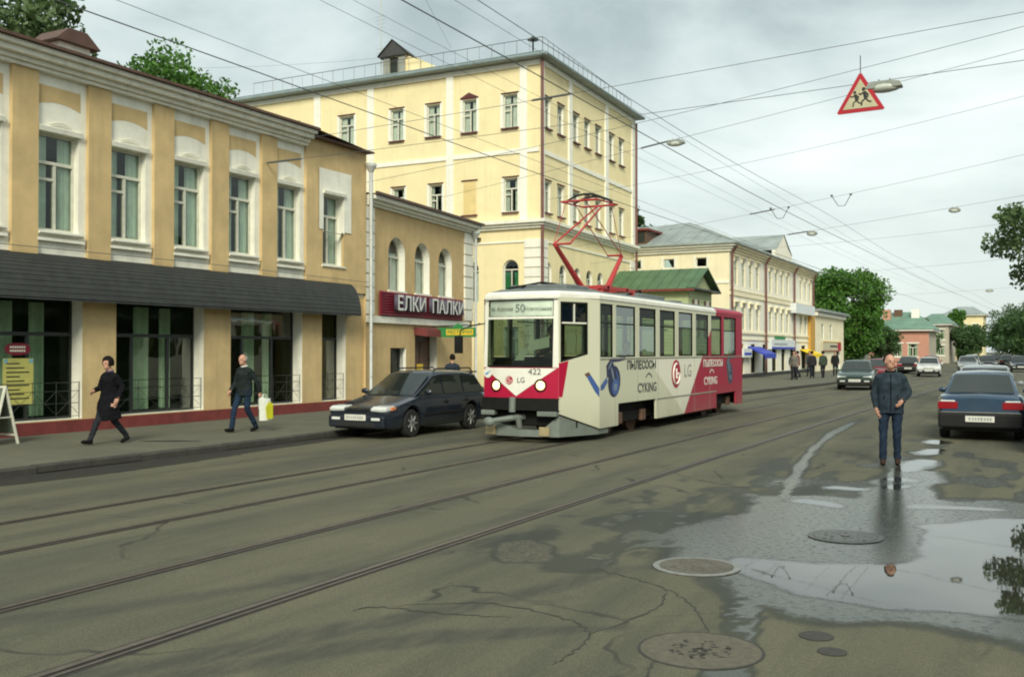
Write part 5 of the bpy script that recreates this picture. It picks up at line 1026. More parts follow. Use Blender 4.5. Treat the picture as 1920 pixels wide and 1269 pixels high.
tp('bumper', UND, lambda q: (fgrid(q, -.87, .87, .66, .905, .06, 10, 1), q.add([(x, fy(x, .9) - .06 + d, .905) for x in np.linspace(-.87, .87, 11) for d in (0, .1)], [(2 * i, 2 * i + 2, 2 * i + 3, 2 * i + 1) for i in range(10)]), q.add([(x, fy(x, .9) - .06 + d, .66) for x in np.linspace(-.87, .87, 11) for d in (0, .1)], [(2 * i, 2 * i + 1, 2 * i + 3, 2 * i + 2) for i in range(10)])))
for x0, x1 in ((-.86, -.55), (.42, .84)): tp('buffer_pad', FEN, lambda q: q.box(x0, -.12, .545, x1, .05, .645), None, .015)
def fender(q):
    ring = [(-1.24, 1.1), (-.83, .06), (-.5, -.05), (0, -.09), (.5, -.05), (.83, .06), (1.24, 1.1), (1.25, 1.6)]
    zt = [.24, .40, .40, .27, .27, .56, .24, .22]
    for i in range(7):
        (x0, y0), (x1, y1) = ring[i], ring[i + 1]; q.poly([(x0, y0, .13), (x1, y1, .13), (x1, y1, zt[i + 1]), (x0, y0, zt[i])]); q.poly([(x0, y0 + .02, .13), (x1, y1 + .02, .13), (x1, y1 + .02, zt[i + 1]), (x0, y0 + .02, zt[i])])
tp('lifeguard_fender', FEN, fender); DYE = pm('faded yellow mark', (.36, .29, .16), .7, .2, 8)
for x in (-.66, .56): tp('fender_mark', DYE, lambda q: q.box(x - .11, -.07, .15, x + .11, -.035, .33), None)
cpl = tp('coupler', FEN, lambda q: (q.tube([(-.1, -.16, .92), (-.1, -.18, .62)], .07, 10), q.tube([(.1, .3, .52), (-.12, -.16, .5), (-.5, -.3, .44)], [.07, .06, .05], 8), q.ell((-.56, -.32, .42), .13, .08, .10, 10, 6), q.tube([(.0, -.1, .5), (.0, -.05, .3)], .06, 8)), None, 0, None, True)
tp('underframe', UND, lambda q: (q.box(-1.02, .5, .30, 1.02, 12.7, .74), q.box(-.8, .1, .35, .8, .5, .6), q.box(-1.22, 5.0, .2, 1.22, 9.4, .4)))
tp('floor', TIN, lambda q: q.prism([(x * .93, 6.4 + (y - 6.4) * .985) for x, y in OUT], 2, .76, .86))
for yb_ in (3.35, 10.7):
    bg_ = tp('bogie', UND, lambda q: (*[q.box(s * 1.0 - .06, yb_ - 1.1, .28, s * 1.0 + .06, yb_ + 1.1, .5) for s in (-1, 1)], q.box(-1, yb_ - .15, .3, 1, yb_ + .15, .6)))
    for dy in (-.75, .75):
        for s in (-.74, .74): tp('wheel', RUST, lambda q: q.lathe([(.2, -.06), (.35, -.06), (.35, .05), (.38, .06), (.38, .08), (.1, .08)], (s, yb_ + dy, .365), 24, ax=0), None, 0, bg_)
    [tp('axle_box', RUST, lambda q: q.box(1.06, yb_ + dy - .14, .24, 1.14, yb_ + dy + .14, .5), None, .02, bg_) for dy in (-.75, .75)]
# rear end
def rear(q):
    P = [(1.28, 12.5), (1.05, 13.15), (-1.05, 13.15), (-1.28, 12.5)]
    for (x0, y0), (x1, y1) in zip(P, P[1:]):
        q.poly([(x0, y0, .22), (x1, y1, .22), (x1, y1, 1.72), (x0, y0, 1.72)]); q.poly([(x0, y0, 2.84), (x1, y1, 2.84), (x1, y1, 2.93), (x0, y0, 2.93)])
        for t in (0, .9): 
            a, c = Vector((x0, y0)).lerp(Vector((x1, y1)), t), Vector((x0, y0)).lerp(Vector((x1, y1)), t + .1); q.poly([(a.x, a.y, 1.72), (c.x, c.y, 1.72), (c.x, c.y, 2.84), (a.x, a.y, 2.84)])
tp('rear_panel', CRI, rear); tp('rear_window', TRG, lambda q: (q.poly([(1.26, 12.56, 1.72), (1.07, 13.08, 1.72), (1.07, 13.08, 2.84), (1.26, 12.56, 2.84)]), q.poly([(.9, 13.15, 1.72), (-.9, 13.15, 1.72), (-.9, 13.15, 2.84), (.9, 13.15, 2.84)])))
def ringz(z, inset, dz=0): 
    r_ = []
    for x, y in OUT:
        k = (1 - inset / 1.28); r_.append((x * k, 6.4 + (y - 6.4) * (1 - inset / 6.4) + (.065 if y < .5 else 0), z))
    return r_
def roofedge(q):
    A, C, D = ringz(2.925, -.015), ringz(3.0, -.01), ringz(3.06, .07); n = len(OUT)
    for P_, Q_ in ((A, C), (C, D)):
        for i in range(n):
            j = (i + 1) % n; m_ = 1 if OUT[i][1] >= 8.9 and OUT[j][1] >= 8.9 else 0; q.poly([P_[i], P_[j], Q_[j], Q_[i]], m_)
tp('roof_edge', [TWH, CRI], roofedge, smooth=True)
tp('roof', TGR, lambda q: (lambda A, C, D, n: ([q.poly([A[i], A[(i + 1) % n], C[(i + 1) % n], C[i]]) for i in range(n)], [q.poly([C[i], C[(i + 1) % n], D[(i + 1) % n], D[i]]) for i in range(n)], q.poly(D)))(ringz(3.055, .065), ringz(3.13, .3), ringz(3.17, .8), len(OUT)), smooth=True)
tp('ceiling', TIN, lambda q: q.poly([(x * .96, y, 2.9) for x, y in OUT if True]))
for bx_ in ((-.6, .7, 3.12, .7, 1.9, 3.24), (-.7, 2.2, 3.12, .6, 2.6, 3.22), (-.6, 5.2, 3.12, .6, 7.2, 3.28), (-.5, 8.2, 3.12, .5, 9.0, 3.24)): tp('roof_equipment', TGR, lambda q: q.box(*bx_), None, .02)
for pth in ([(-.5, .4, 3.15), (.0, 1.0, 3.3), (.6, 1.9, 3.2)], [(.3, 5.0, 3.2), (.5, 5.6, 3.36), (.2, 6.6, 3.2)], [(-.6, 1.2, 3.2), (-.2, 1.9, 3.34), (.4, 2.5, 3.22)]): tp('roof_cable', UND, lambda q: q.tube(pth, .025, 5))
pg = tp('pantograph', RED, lambda q: (q.box(-.6, 2.8, 3.26, -.5, 5.0, 3.34), q.box(.5, 2.8, 3.26, .6, 5.0, 3.34), q.box(-.6, 3.2, 3.27, .6, 3.3, 3.36), q.box(-.6, 4.4, 3.27, .6, 4.5, 3.36), *[q.tube([(s * .55, yy, 3.12), (s * .55, yy, 3.28)], .05, 8) for s in (-1, 1) for yy in (2.9, 4.9)]))
pxl = [(-.55, 3.55), (.55, 3.55)]
tp('lower_arm', RED, lambda q: q.tube([(-.1, 3.35, 3.32), (-.18, 2.05, 4.2)], [.075, .05], 8), None, 0, pg, True); tp('lower_arm', RED, lambda q: q.tube([(.1, 4.35, 3.32), (.16, 5.2, 4.2)], [.075, .05], 8), None, 0, pg, True)
tp('elbow_bar', RED, lambda q: q.tube([(-.24, 2.05, 4.22), (.20, 2.05, 4.22)], .026, 6), None, 0, pg, True); tp('elbow_bar', RED, lambda q: q.tube([(-.18, 5.1, 4.22), (.22, 5.1, 4.22)], .026, 6), None, 0, pg, True)
for a_, c_, r_ in (((-.22, 2.05, 4.22), (-.06, 4.2, 5.34), .024), ((.18, 2.05, 4.22), (.06, 4.2, 5.34), .024), ((-.16, 5.1, 4.22), (-.16, 2.9, 5.32), .011), ((.2, 5.1, 4.22), (.16, 2.9, 5.32), .011), ((-.22, 2.05, 4.22), (-.3, 2.9, 5.3), .008), ((.2, 5.1, 4.22), (.3, 4.2, 5.3), .008)): tp('upper_arm', RED, lambda q: q.tube([a_, c_], r_, 6), None, 0, pg, True)
def bow(y_, h=5.50): return [(x, y_, h - .16 * (x / .5) ** 2) for x in np.linspace(-.5, .5, 15)]
for y_ in (3.3, 3.75): tp('collector_bow', BLK, lambda q: q.tube(bow(y_), .026, 6), None, 0, pg, True)
tp('bow_frame', RED, lambda q: (q.tube([(-.45, 2.95, 5.30), (.45, 2.95, 5.30)], .026, 6), q.tube([(-.45, 4.2, 5.34), (.45, 4.2, 5.34)], .026, 6), *[q.tube([(x, 2.95, 5.30), (x, 4.2, 5.34)], .02, 6) for x in (-.45, .45)]), None, 0, pg, True)
# side graphics
SM = lambda y, z, o=.006: plane_m((1.28 + o, y, z), (0, 1, 0), (0, 0, 1))
text('lettering', 'ПЫЛЕСОСЫ', .26, BKT, tram, SM(3.60, 1.525), .002, 1.22, bold=.008); text('lettering', 'CYKING', .30, BKT, tram, SM(3.95, 1.0), .002, 1.15, bold=.004); text('lettering', 'LG', .46, pm('logo grey', (.33, .33, .29), .6), tram, SM(7.02, 1.33), .002, 1.15)
text('lettering', 'ПЫЛЕСОСЫ', .26, TWH, tram, SM(9.35, 1.50), .002, 1.22, bold=.006); text('lettering', 'CYKING', .30, TWH, tram, SM(9.1, 1.02), .002, 1.15, bold=.004); lg_logo(SM(6.06, 1.28, .004), .35)
for yc in (3.95, 9.1): tp('swoosh', BKT if yc < 6 else TWH, lambda q: q.tube([(1.285, yc - .1 + .42 * k / 8, 1.24 + .09 * math.sin(math.pi * k / 8)) for k in range(9)], .018, 4, side=(1, 0, 0), ratio=.2))
VB = pm('vacuum dark blue', (.016, .022, .075), .4); VL = pm('vacuum blue', (.06, .12, .34), .4); VG = pm('vacuum grey blue', (.20, .26, .33), .4); VT = pm('vacuum teal', (.03, .06, .085), .4)
def oval(q, y, z, ry, rz, a0, x, n=28):
    q.prism([(y + ry * math.cos(t) * math.cos(a0) - rz * math.sin(t) * math.sin(a0), z + ry * math.cos(t) * math.sin(a0) + rz * math.sin(t) * math.cos(a0)) for t in [2 * math.pi * k / n for k in range(n)]], 0, x, x + .0015)
def vac(y0, s, dk, md):
    v = tp('vacuum_picture', dk, lambda q: (oval(q, y0 + .04, 1.20, .36 * s, .33, .35, 1.282), oval(q, y0 - .14 * s, 1.44, .20 * s, .20, .3, 1.2815)))
    def hose(q):
        P = [(1.284, y0 - .32 * s, 1.30), (1.284, y0 - .36 * s, 1.52), (1.284, y0 - .12 * s, 1.66), (1.284, y0 + .3 * s, 1.665), (1.284, y0 + .7 * s, 1.69)]
        q.tube(P, [.06, .055, .05, .04, .03], 8, side=(1, 0, 0), ratio=.03)
    tp('hose', dk, hose, None, 0, v)
    tp('wheel', md, lambda q: oval(q, y0 + .10 * s, 1.08, .20 * s, .17, .3, 1.2845), None, 0, v); tp('hub', VG, lambda q: oval(q, y0 + .10 * s, 1.08, .09 * s, .08, .3, 1.287), None, 0, v)
    for (dy, z, a, c_, r_) in ((-.06, 1.36, .05, .16, .5), (.22, 1.30, .03, .18, .6), (-.2, 1.55, .14, .025, .7)): tp('highlight', VG if dy < .2 else md, lambda q: oval(q, y0 + dy * s, z, a * s, c_, r_, 1.2862), None, 0, v)
    return v
v1 = vac(1.85, 1, VB, VL); v2 = vac(11.05, .8, VT, VB)
tp('wand', VL, lambda q: q.prism([(1.13, 1.13), (1.46, 1.30), (1.52, 1.20), (1.3, 1.05), (1.13, 1.03)], 0, 1.2806, 1.2818), None, 0, v1); tp('nozzle', VL, lambda q: q.prism([(.78, 1.33), (.90, 1.36), (1.15, 1.08), (1.15, .90), (1.02, 1.02)], 1, -.006, -.003), TPR); tp('nozzle_tip', RUST, lambda q: q.prism([(.72, 1.38), (.84, 1.42), (.90, 1.36), (.78, 1.32)], 1, -.0065, -.0035), TPR)
SEAM = pm('panel seam', (.30, .30, .25), .7)
for y_ in (1.95, 3.32, 4.71, 6.15, 7.61, 9.04): tp('panel_seam', SEAM, lambda q: q.box(y_ - .006, -.0025, .74 if 2.1 < y_ < 4.6 else .27, y_ + .006, .002, 1.66), PSM)
tp('rub_rail', SEAM, lambda q: q.box(4.6, -.012, .70, 9.65, .0, .73), PSM); tp('rub_rail', SEAM, lambda q: q.box(1.1, -.012, 1.675, 12.48, .0, 1.70), PSM)
# handrails + seats inside
tp('seat', pm('seat red brown', (.12, .05, .04), .7), lambda q: [(q.box(s * .75 - .35, y_, .86, s * .75 + .35, y_ + .42, 1.26), q.box(s * .75 - .35, y_ + .42, .86, s * .75 + .35, y_ + .47, 1.72)) for s in (-1, 1) for y_ in (2.4, 3.7, 5.0, 6.3, 7.6, 9.0, 10.4)])
tp('handrail', GALV, lambda q: (*[q.tube([(s * .9, 1.6, 2.5), (s * .9, 11.8, 2.5)], .016, 5) for s in (-1, 1)], *[q.tube([(s * .45, y_, .86), (s * .45, y_, 2.9)], .016, 5) for s in (-1, 1) for y_ in (2.2, 4.8, 7.4, 10)]))
tp('cab_console', UND, lambda q: q.prism([(.12, .86), (.12, 1.62), (.3, 1.70), (.6, 1.5), (.6, .86)], 0, -.72, .75), None, .02); tp('cab_partition', TIN, lambda q: (q.box(.0, 1.75, .86, 1.2, 1.79, 1.5), q.box(1.0, 1.75, 1.5, 1.05, 1.79, 2.9)), None)
tp('paper_notice', TWH, lambda q: (q.poly([(-.25, .2, 1.66), (.0, .15, 1.66), (.02, .2, 1.9), (-.1, .24, 1.9)]), q.poly([(.2, .05, 1.85), (.62, .05, 1.93), (.62, .05, 2.14), (.2, .05, 2.06)]))); 
# mirror arm
tp('mirror', UND, lambda q: (q.tube([(-.85, .05, 2.42), (-1.1, -.15, 2.36), (-1.28, -.22, 2.28), (-1.30, -.25, 2.1)], .014, 5), q.box(-1.40, -.28, 1.80, -1.22, -.23, 2.16)))

# ================================================================== CARS
CGL = pm('car glass', (.018, .024, .022), .04, .1, 2, spec=.9); CHR = pm('car lamp glass', (.72, .74, .72), .12, .1, 8, spec=.8); TLR = pm('tail lamp red', (.27, .004, .010), .2, .1, 8); ORNG = pm('indicator', (.6, .2, .08), .2); RIM = pm('wheel rim', (.36, .37, .36), .35, .15, 8, metal=.6); PLT = pm('number plate', (.68, .68, .62), .5); TRIMB = pm('black trim', (.011, .011, .012), .6, spec=.3)
def wheel_mesh(r, w):
    t_, ri = B(), B(); t_.lathe([(r * .62, -w / 2), (r * .93, -w / 2), (r, -w / 2 + .03), (r, w / 2 - .03), (r * .93, w / 2), (r * .62, w / 2)], (0, 0, 0), 26, ax=1)
    ri.lathe([(r * .63, -w / 2 + .01), (r * .60, -w / 2 + .03), (r * .58, -w / 2 + .05), (.02, -w / 2 + .05)], (0, 0, 0), 24, ax=1)
    for k in range(7):
        a = 2 * math.pi * k / 7; d = Vector((math.cos(a), 0, math.sin(a))); ri.tube([d * .03 + Vector((0, -w / 2 + .02, 0)), d * r * .6 + Vector((0, -w / 2 + .018, 0))], [.045, .032], 6)
    return t_.mesh('tyre', BLK, True), ri.mesh('rim', RIM, True)
def car(label, loc, rz, paint, L=4.3, Wd=1.66, H=1.40, wb=2.5, r=.30, style='wagon', group=None, detail=True, name='parked_car', lights_red=True):
    """local frame: +x forward, y left"""
    o = thing(name, label, 'car', loc, rz, group); hw = Wd / 2; f0, b0 = L / 2, -L / 2; xf, xr = wb / 2 - .02, -wb / 2 - .02; sill = .22
    belt = .86 if style == 'wagon' else .88; xs = sorted({b0, b0 + .04, b0 + .14, b0 + .35, f0, f0 - .05, f0 - .16, f0 - .4, 0, -.5, .5, *[xw + d * (r + .07) for xw in (xf, xr) for d in (-1.02, -.97, -.8, -.55, -.28, 0, .28, .55, .8, .97, 1.02)]})
    def hoodz(x):
        if style == 'wagon': pts = [(b0, .84), (b0 + .1, .88), (.55, .88), (1.0, .86), (f0 - .5, .73), (f0 - .12, .64), (f0, .58)]
        else: pts = [(b0, .86), (b0 + .06, .93), (b0 + .7, .95), (.7, .92), (f0 - .4, .80), (f0 - .1, .72), (f0, .62)]
        return float(np.interp(x, [p_[0] for p_ in pts], [p_[1] for p_ in pts]))
    def wid(x): e_ = min(abs(x - f0), abs(x - b0)); return hw * (1 - .13 * max(0, 1 - e_ / .42) ** 2)
    q = B(); rows = []
    for x in xs:
        w = wid(x); zt = hoodz(x); zl = sill + (.06 if x > f0 - .1 or x < b0 + .1 else 0)
        for xw in (xf, xr):
            dx = abs(x - xw); ra = r + .065
            if dx < ra: zl = max(zl, .30 + math.sqrt(ra * ra - dx * dx))
        zl = min(zl, zt - .12); mid = max(zl + .03, .56)
        rows.append([(x, -w * .93, zl), (x, -w * .985, min(zl + .06, mid - .01)), (x, -w, mid), (x, -w * .985, max(mid + .02, zt - .1)), (x, -w * .93, zt - .025), (x, -w * .80, zt), (x, 0, zt + .025)])
    full = [rw + [(p_[0], -p_[1], p_[2]) for p_ in rw[-2::-1]] for rw in rows]; n = len(full[0])
    pts = [p_ for rw in full for p_ in rw]; q.add(pts, [(i * n + j, i * n + j + 1, (i + 1) * n + j + 1, (i + 1) * n + j) for i in range(len(full) - 1) for j in range(n - 1)] + [tuple(range(n)), tuple((len(full) - 1) * n + j for j in range(n))])
    q.build('body', paint, o, smooth=True)
    q = B(); q.box(b0 + .15, -hw * .86, .2, f0 - .15, hw * .86, .52); q.build('chassis', BLK, o)
    if style == 'wagon': ST = [(1.05, .84, 0), (.12, H - .04, 1), (-.2, H, 1), (-1.2, H - .01, 1), (-1.75, H - .06, 1), (b0 + .08, .86, 0)]
    else: ST = [(.95, .90, 0), (.28, H - .04, 1), (-.1, H, 1), (-.75, H - .03, 1), (-.9, H - .06, 1), (-1.5, .93, 0)]
    def yb(x): return hw * .88
    yr = hw * .70; q = B(); rr_ = []
    for x, z, top in ST:
        if top: rr_.append([(x, -yr - .02, z - .07), (x, -yr * .9, z - .01), (x, 0, z + .02), (x, yr * .9, z - .01), (x, yr + .02, z - .07)])
        else: rr_.append([(x, -hw * .86, z), (x, -hw * .6, z + .006), (x, 0, z + .012), (x, hw * .6, z + .006), (x, hw * .86, z)])
    pts = [p_ for rw in rr_ for p_ in rw]; q.add(pts, [(i * 5 + j, i * 5 + j + 1, (i + 1) * 5 + j + 1, (i + 1) * 5 + j) for i in range(len(rr_) - 1) for j in range(4)])
    for s in (0, 4):                                        # side faces
        lower = [(x, (-1 if s == 0 else 1) * hw * .86, hoodz(x) - .02) for x in np.linspace(ST[0][0], ST[-1][0], 12)]
        upper = [rr_[i][s] for i in range(1, len(rr_) - 1)]
        q.poly(lower + upper[::-1])
    ro = q.build('cabin', paint, o, smooth=True)
    def slerp(x, t, s):                                     # point on the side of the cabin, t 0 belt .. 1 roof edge
        zr = float(np.interp(-x, [-p_[0] for p_ in ST[1:-1]], [p_[1] - .07 for p_ in ST[1:-1]])); zb = belt; return (x, s * (hw * .865 + (yr + .02 - hw * .86) * t + .008), zb + (zr - zb) * t)
    xA, xB, xC, xD = ST[0][0], ST[1][0], ST[-2][0], ST[-1][0]
    tl, th = .06, .93
    lerp = lambda a, c, t: a + (c - a) * t
    if style == 'wagon': sw = [((lerp(xA, xB, tl) - .10, -.13), (lerp(xA, xB, th) - .08, -.13)), ((-.19, -1.02), (-.19, -1.0)), ((-1.08, lerp(xD, xC, tl) + .10), (-1.06, lerp(xD, xC, th) + .06))]
    else: sw = [((lerp(xA, xB, tl) - .10, -.02), (lerp(xA, xB, th) - .08, -.02)), ((-.08, lerp(xD, xC, .3) + .14), (-.08, lerp(xD, xC, th) + .10))]
    for s in (-1, 1):
        for (l0, l1), (u0, u1) in sw: q = B(); q.poly([slerp(l0, tl, s), slerp(l1, tl if style == 'wagon' else .1, s), slerp(u1, th, s), slerp(u0, th, s)]); q.build('side_window', CGL, o)
    def screen(nm, P0, P1, off, w0, w1):
        (x0, z0), (x1, z1) = P0, P1; d = Vector((x1 - x0, 0, z1 - z0)).normalized(); nn = Vector((-d.z, 0, d.x)) * (1 if off > 0 else -1); nn = nn if nn.z > 0 else -nn
        q = B(); a, c = Vector((x0, 0, z0)).lerp(Vector((x1, 0, z1)), .07), Vector((x0, 0, z0)).lerp(Vector((x1, 0, z1)), .95)
        pts = []
        for k in range(7):
            t = k / 6 * 2 - 1; bow_ = .012 * (1 - t * t) + .010
            pts += [tuple(a + nn * bow_ + Vector((0, t * w0, 0))), tuple(c + nn * bow_ + Vector((0, t * w1, 0)))]
        q.add(pts, [(2 * k, 2 * k + 2, 2 * k + 3, 2 * k + 1) for k in range(6)]); q.build(nm, CGL, o, smooth=True)
    screen('windscreen', (xA, ST[0][1]), (xB, ST[1][1]), 1, hw * .79, hw * .66); screen('rear_window', (xD, ST[-1][1]), (xC, ST[-2][1]), -1, hw * .77, hw * .64)
    tm, rm = WHL.setdefault(r, None) or WHL.__setitem__(r, wheel_mesh(r, .19)) or WHL[r]
    for xw in (xf, xr):
        for s in (-1, 1):
            w = bpy.data.objects.new('wheel', None); COL.objects.link(w); w.parent = o; w.location = (xw, s * (hw - .115), r); w.rotation_euler = (0, 0, 0 if s < 0 else math.pi); link('tyre', tm, w); link('rim', rm, w)
    bx = lambda nm, mt, *a, bv=.012: (lambda q_: (q_.box(*a), q_.build(nm, mt, o, bevel=bv))[1])(B())
    bx('front_bumper', TRIMB if style != 'wagon' else paint, f0 - .14, -hw * .90, .24, f0 + .05, hw * .90, .50, bv=.04); bx('rear_bumper', TRIMB, b0 - .06, -hw * .95, .27, b0 + .14, hw * .95, .58, bv=.04)
    bx('bumper_strip', STL, b0 - .068, -hw * .9, .575, b0 - .0, hw * .9, .60)
    for s in (-1, 1):
        q = B(); q.prism([(f0 - .02, .58), (f0 - .30, .62), (f0 - .34, .70), (f0 - .10, .685), (f0 - .0, .64)], 1, s * hw * .44, s * hw * .905); q.build('headlight', CHR, o, bevel=.01)
        bx('indicator', ORNG, f0 - .36, s * hw * .88, .60, f0 - .2, s * hw * .95, .675)
        bx('fog_lamp', CHR, f0 + .03, s * hw * .50, .40, f0 + .056, s * hw * .78, .46)
        bx('tail_light', TLR, b0 - .012, s * hw * .50, .655, b0 + .1, s * hw * .955, .80); bx('reverse_light', CHR, b0 - .010, s * hw * .56, .802, b0 + .1, s * hw * .9, .835)
        q = B(); q.ell((.72, s * (hw + .05), .95), .05, .10, .065, 10, 6); q.build('mirror', paint, o, smooth=True)
        bx('rub_strip', TRIMB, xr + r + .12, s * (hw - .008), .44, xf - r - .12, s * (hw + .012), .50)
        for xd in (-.14, -1.04) if style == 'wagon' else (-.05, ): bx('door_gap', BLK, xd - .005, s * (hw - .02), .3, xd + .005, s * (hw + .002), .84, bv=0)
        for xd in (0.0, -.9): bx('door_handle', TRIMB, xd - .02, s * (hw - .02), .70, xd - .2, s * (hw + .022), .74)
    for k in range(3): bx('grille_bar', TRIMB, f0 - .03, -hw * .42, .575 + k * .032, f0 + .012 - .01 * k, hw * .42, .595 + k * .032)
    bx('lower_grille', BLK, f0 + .04, -hw * .6, .27, f0 + .056, hw * .6, .36)
    for e_, sx_ in ((f0 + .06, 1), (b0 - .075, -1)):
        pl = bx('number_plate', PLT, e_ - .006, -.27, .40, e_ + .006, .27, .52, bv=0)
        q = B(); rn = random.Random(loc[1])
        for k in range(8): q.box(e_ + sx_ * .006, -.22 + k * .056, .43, e_ + sx_ * .0085, -.19 + k * .056 + rn.random() * .012, .49)
        q.build('plate_mark', pm('plate ink', (.34, .34, .33), .6) if 'plate ink' not in MATS else MATS['plate ink'], pl)
    if style == 'wagon':
        for s in (-1, 1): q = B(); q.tube([(.0, s * yr * .92, H - .02), (-.12, s * yr * .92, H + .05), (-1.6, s * yr * .92, H + .05), (-1.75, s * yr * .92, H - .05)], .016, 6); q.build('roof_rail', TRIMB, o)
        bx('roof_spoiler', paint, -1.98, -yr * .9, H - .07, -1.7, yr * .9, H - .03)
    return o
WHL = {}
def paintm(nm, c, rough=.22): return pm(nm, c, rough, .12, 2, coat=.5, dirt=.15, dcol=(.10, .095, .08))
P_NAVY = paintm('navy car paint', (.014, .020, .032)); P_BLUE = paintm('blue car paint', (.020, .050, .095)); P_GRN = paintm('dark green car paint', (.035, .065, .055)); P_WH = paintm('white car paint', (.6, .62, .6)); P_RED = paintm('red car paint', (.20, .010, .014)); P_BLK = paintm('black car paint', (.012, .013, .014)); P_GRY = paintm('grey car paint', (.22, .25, .26))
car('dark navy estate car with roof rails parked at the left kerb', (-12.57, 19.22, 0), R(-90.5), P_NAVY, 4.32, 1.60, 1.40, 2.5, .30, 'wagon')
car('blue saloon seen from behind with red tail lights, parked at right', (-.97, 24.7, 0), R(90.5), P_BLUE, 4.3, 1.66, 1.41, 2.5, .30, 'sedan')
car('grey car parked in front of the blue saloon at right', (-1.15, 30.6, 0), R(91), P_GRY, 4.3, 1.66, 1.46, 2.5, .30, 'sedan')
car('black car cut off by the right frame edge beside the blue saloon', (.86, 22.2, 0), R(90), P_BLK, 4.4, 1.70, 1.45, 2.5, .30, 'sedan')
car('dark green car driving toward the viewer left of the standing man', (-7.6, 51.2, 0), R(-85), P_GRN, 4.3, 1.7, 1.40, 2.5, .30, 'sedan', name='car')
car('red car half hidden behind the standing man', (-8.0, 62.5, 0), R(-84), P_RED, 4.2, 1.66, 1.40, 2.5, .30, 'sedan', name='car')
car('small white car far down the street right of the standing man', (-6.7, 79, 0), R(-86), P_WH, 4.2, 1.66, 1.40, 2.5, .30, 'sedan', name='car')
for i, (x, y, pt, lab) in enumerate([(-9.0, 88, P_BLK, 'black car left of the small white car'), (-5.0, 96, P_GRY, 'grey car just beyond the small white car'), (-8.6, 104, P_RED, 'dark red car near the pink house'), (-4.0, 112, P_BLK, 'black car second beyond the small white car'), (-2.6, 128, P_GRN, 'distant green car at the right of the street'), (-6.0, 124, P_WH, 'distant white car before the grey beige house'), (-4.2, 145, P_BLK, 'most distant black car at the street end'), (-1.0, 100, P_NAVY, 'distant navy car close to the right frame edge')]):
    car(lab, (x, y, 0), R(-86 if i % 2 else 94), pt, 4.3, 1.7, 1.42, 2.5, .30, 'sedan', 'cars far down the street', name='car')
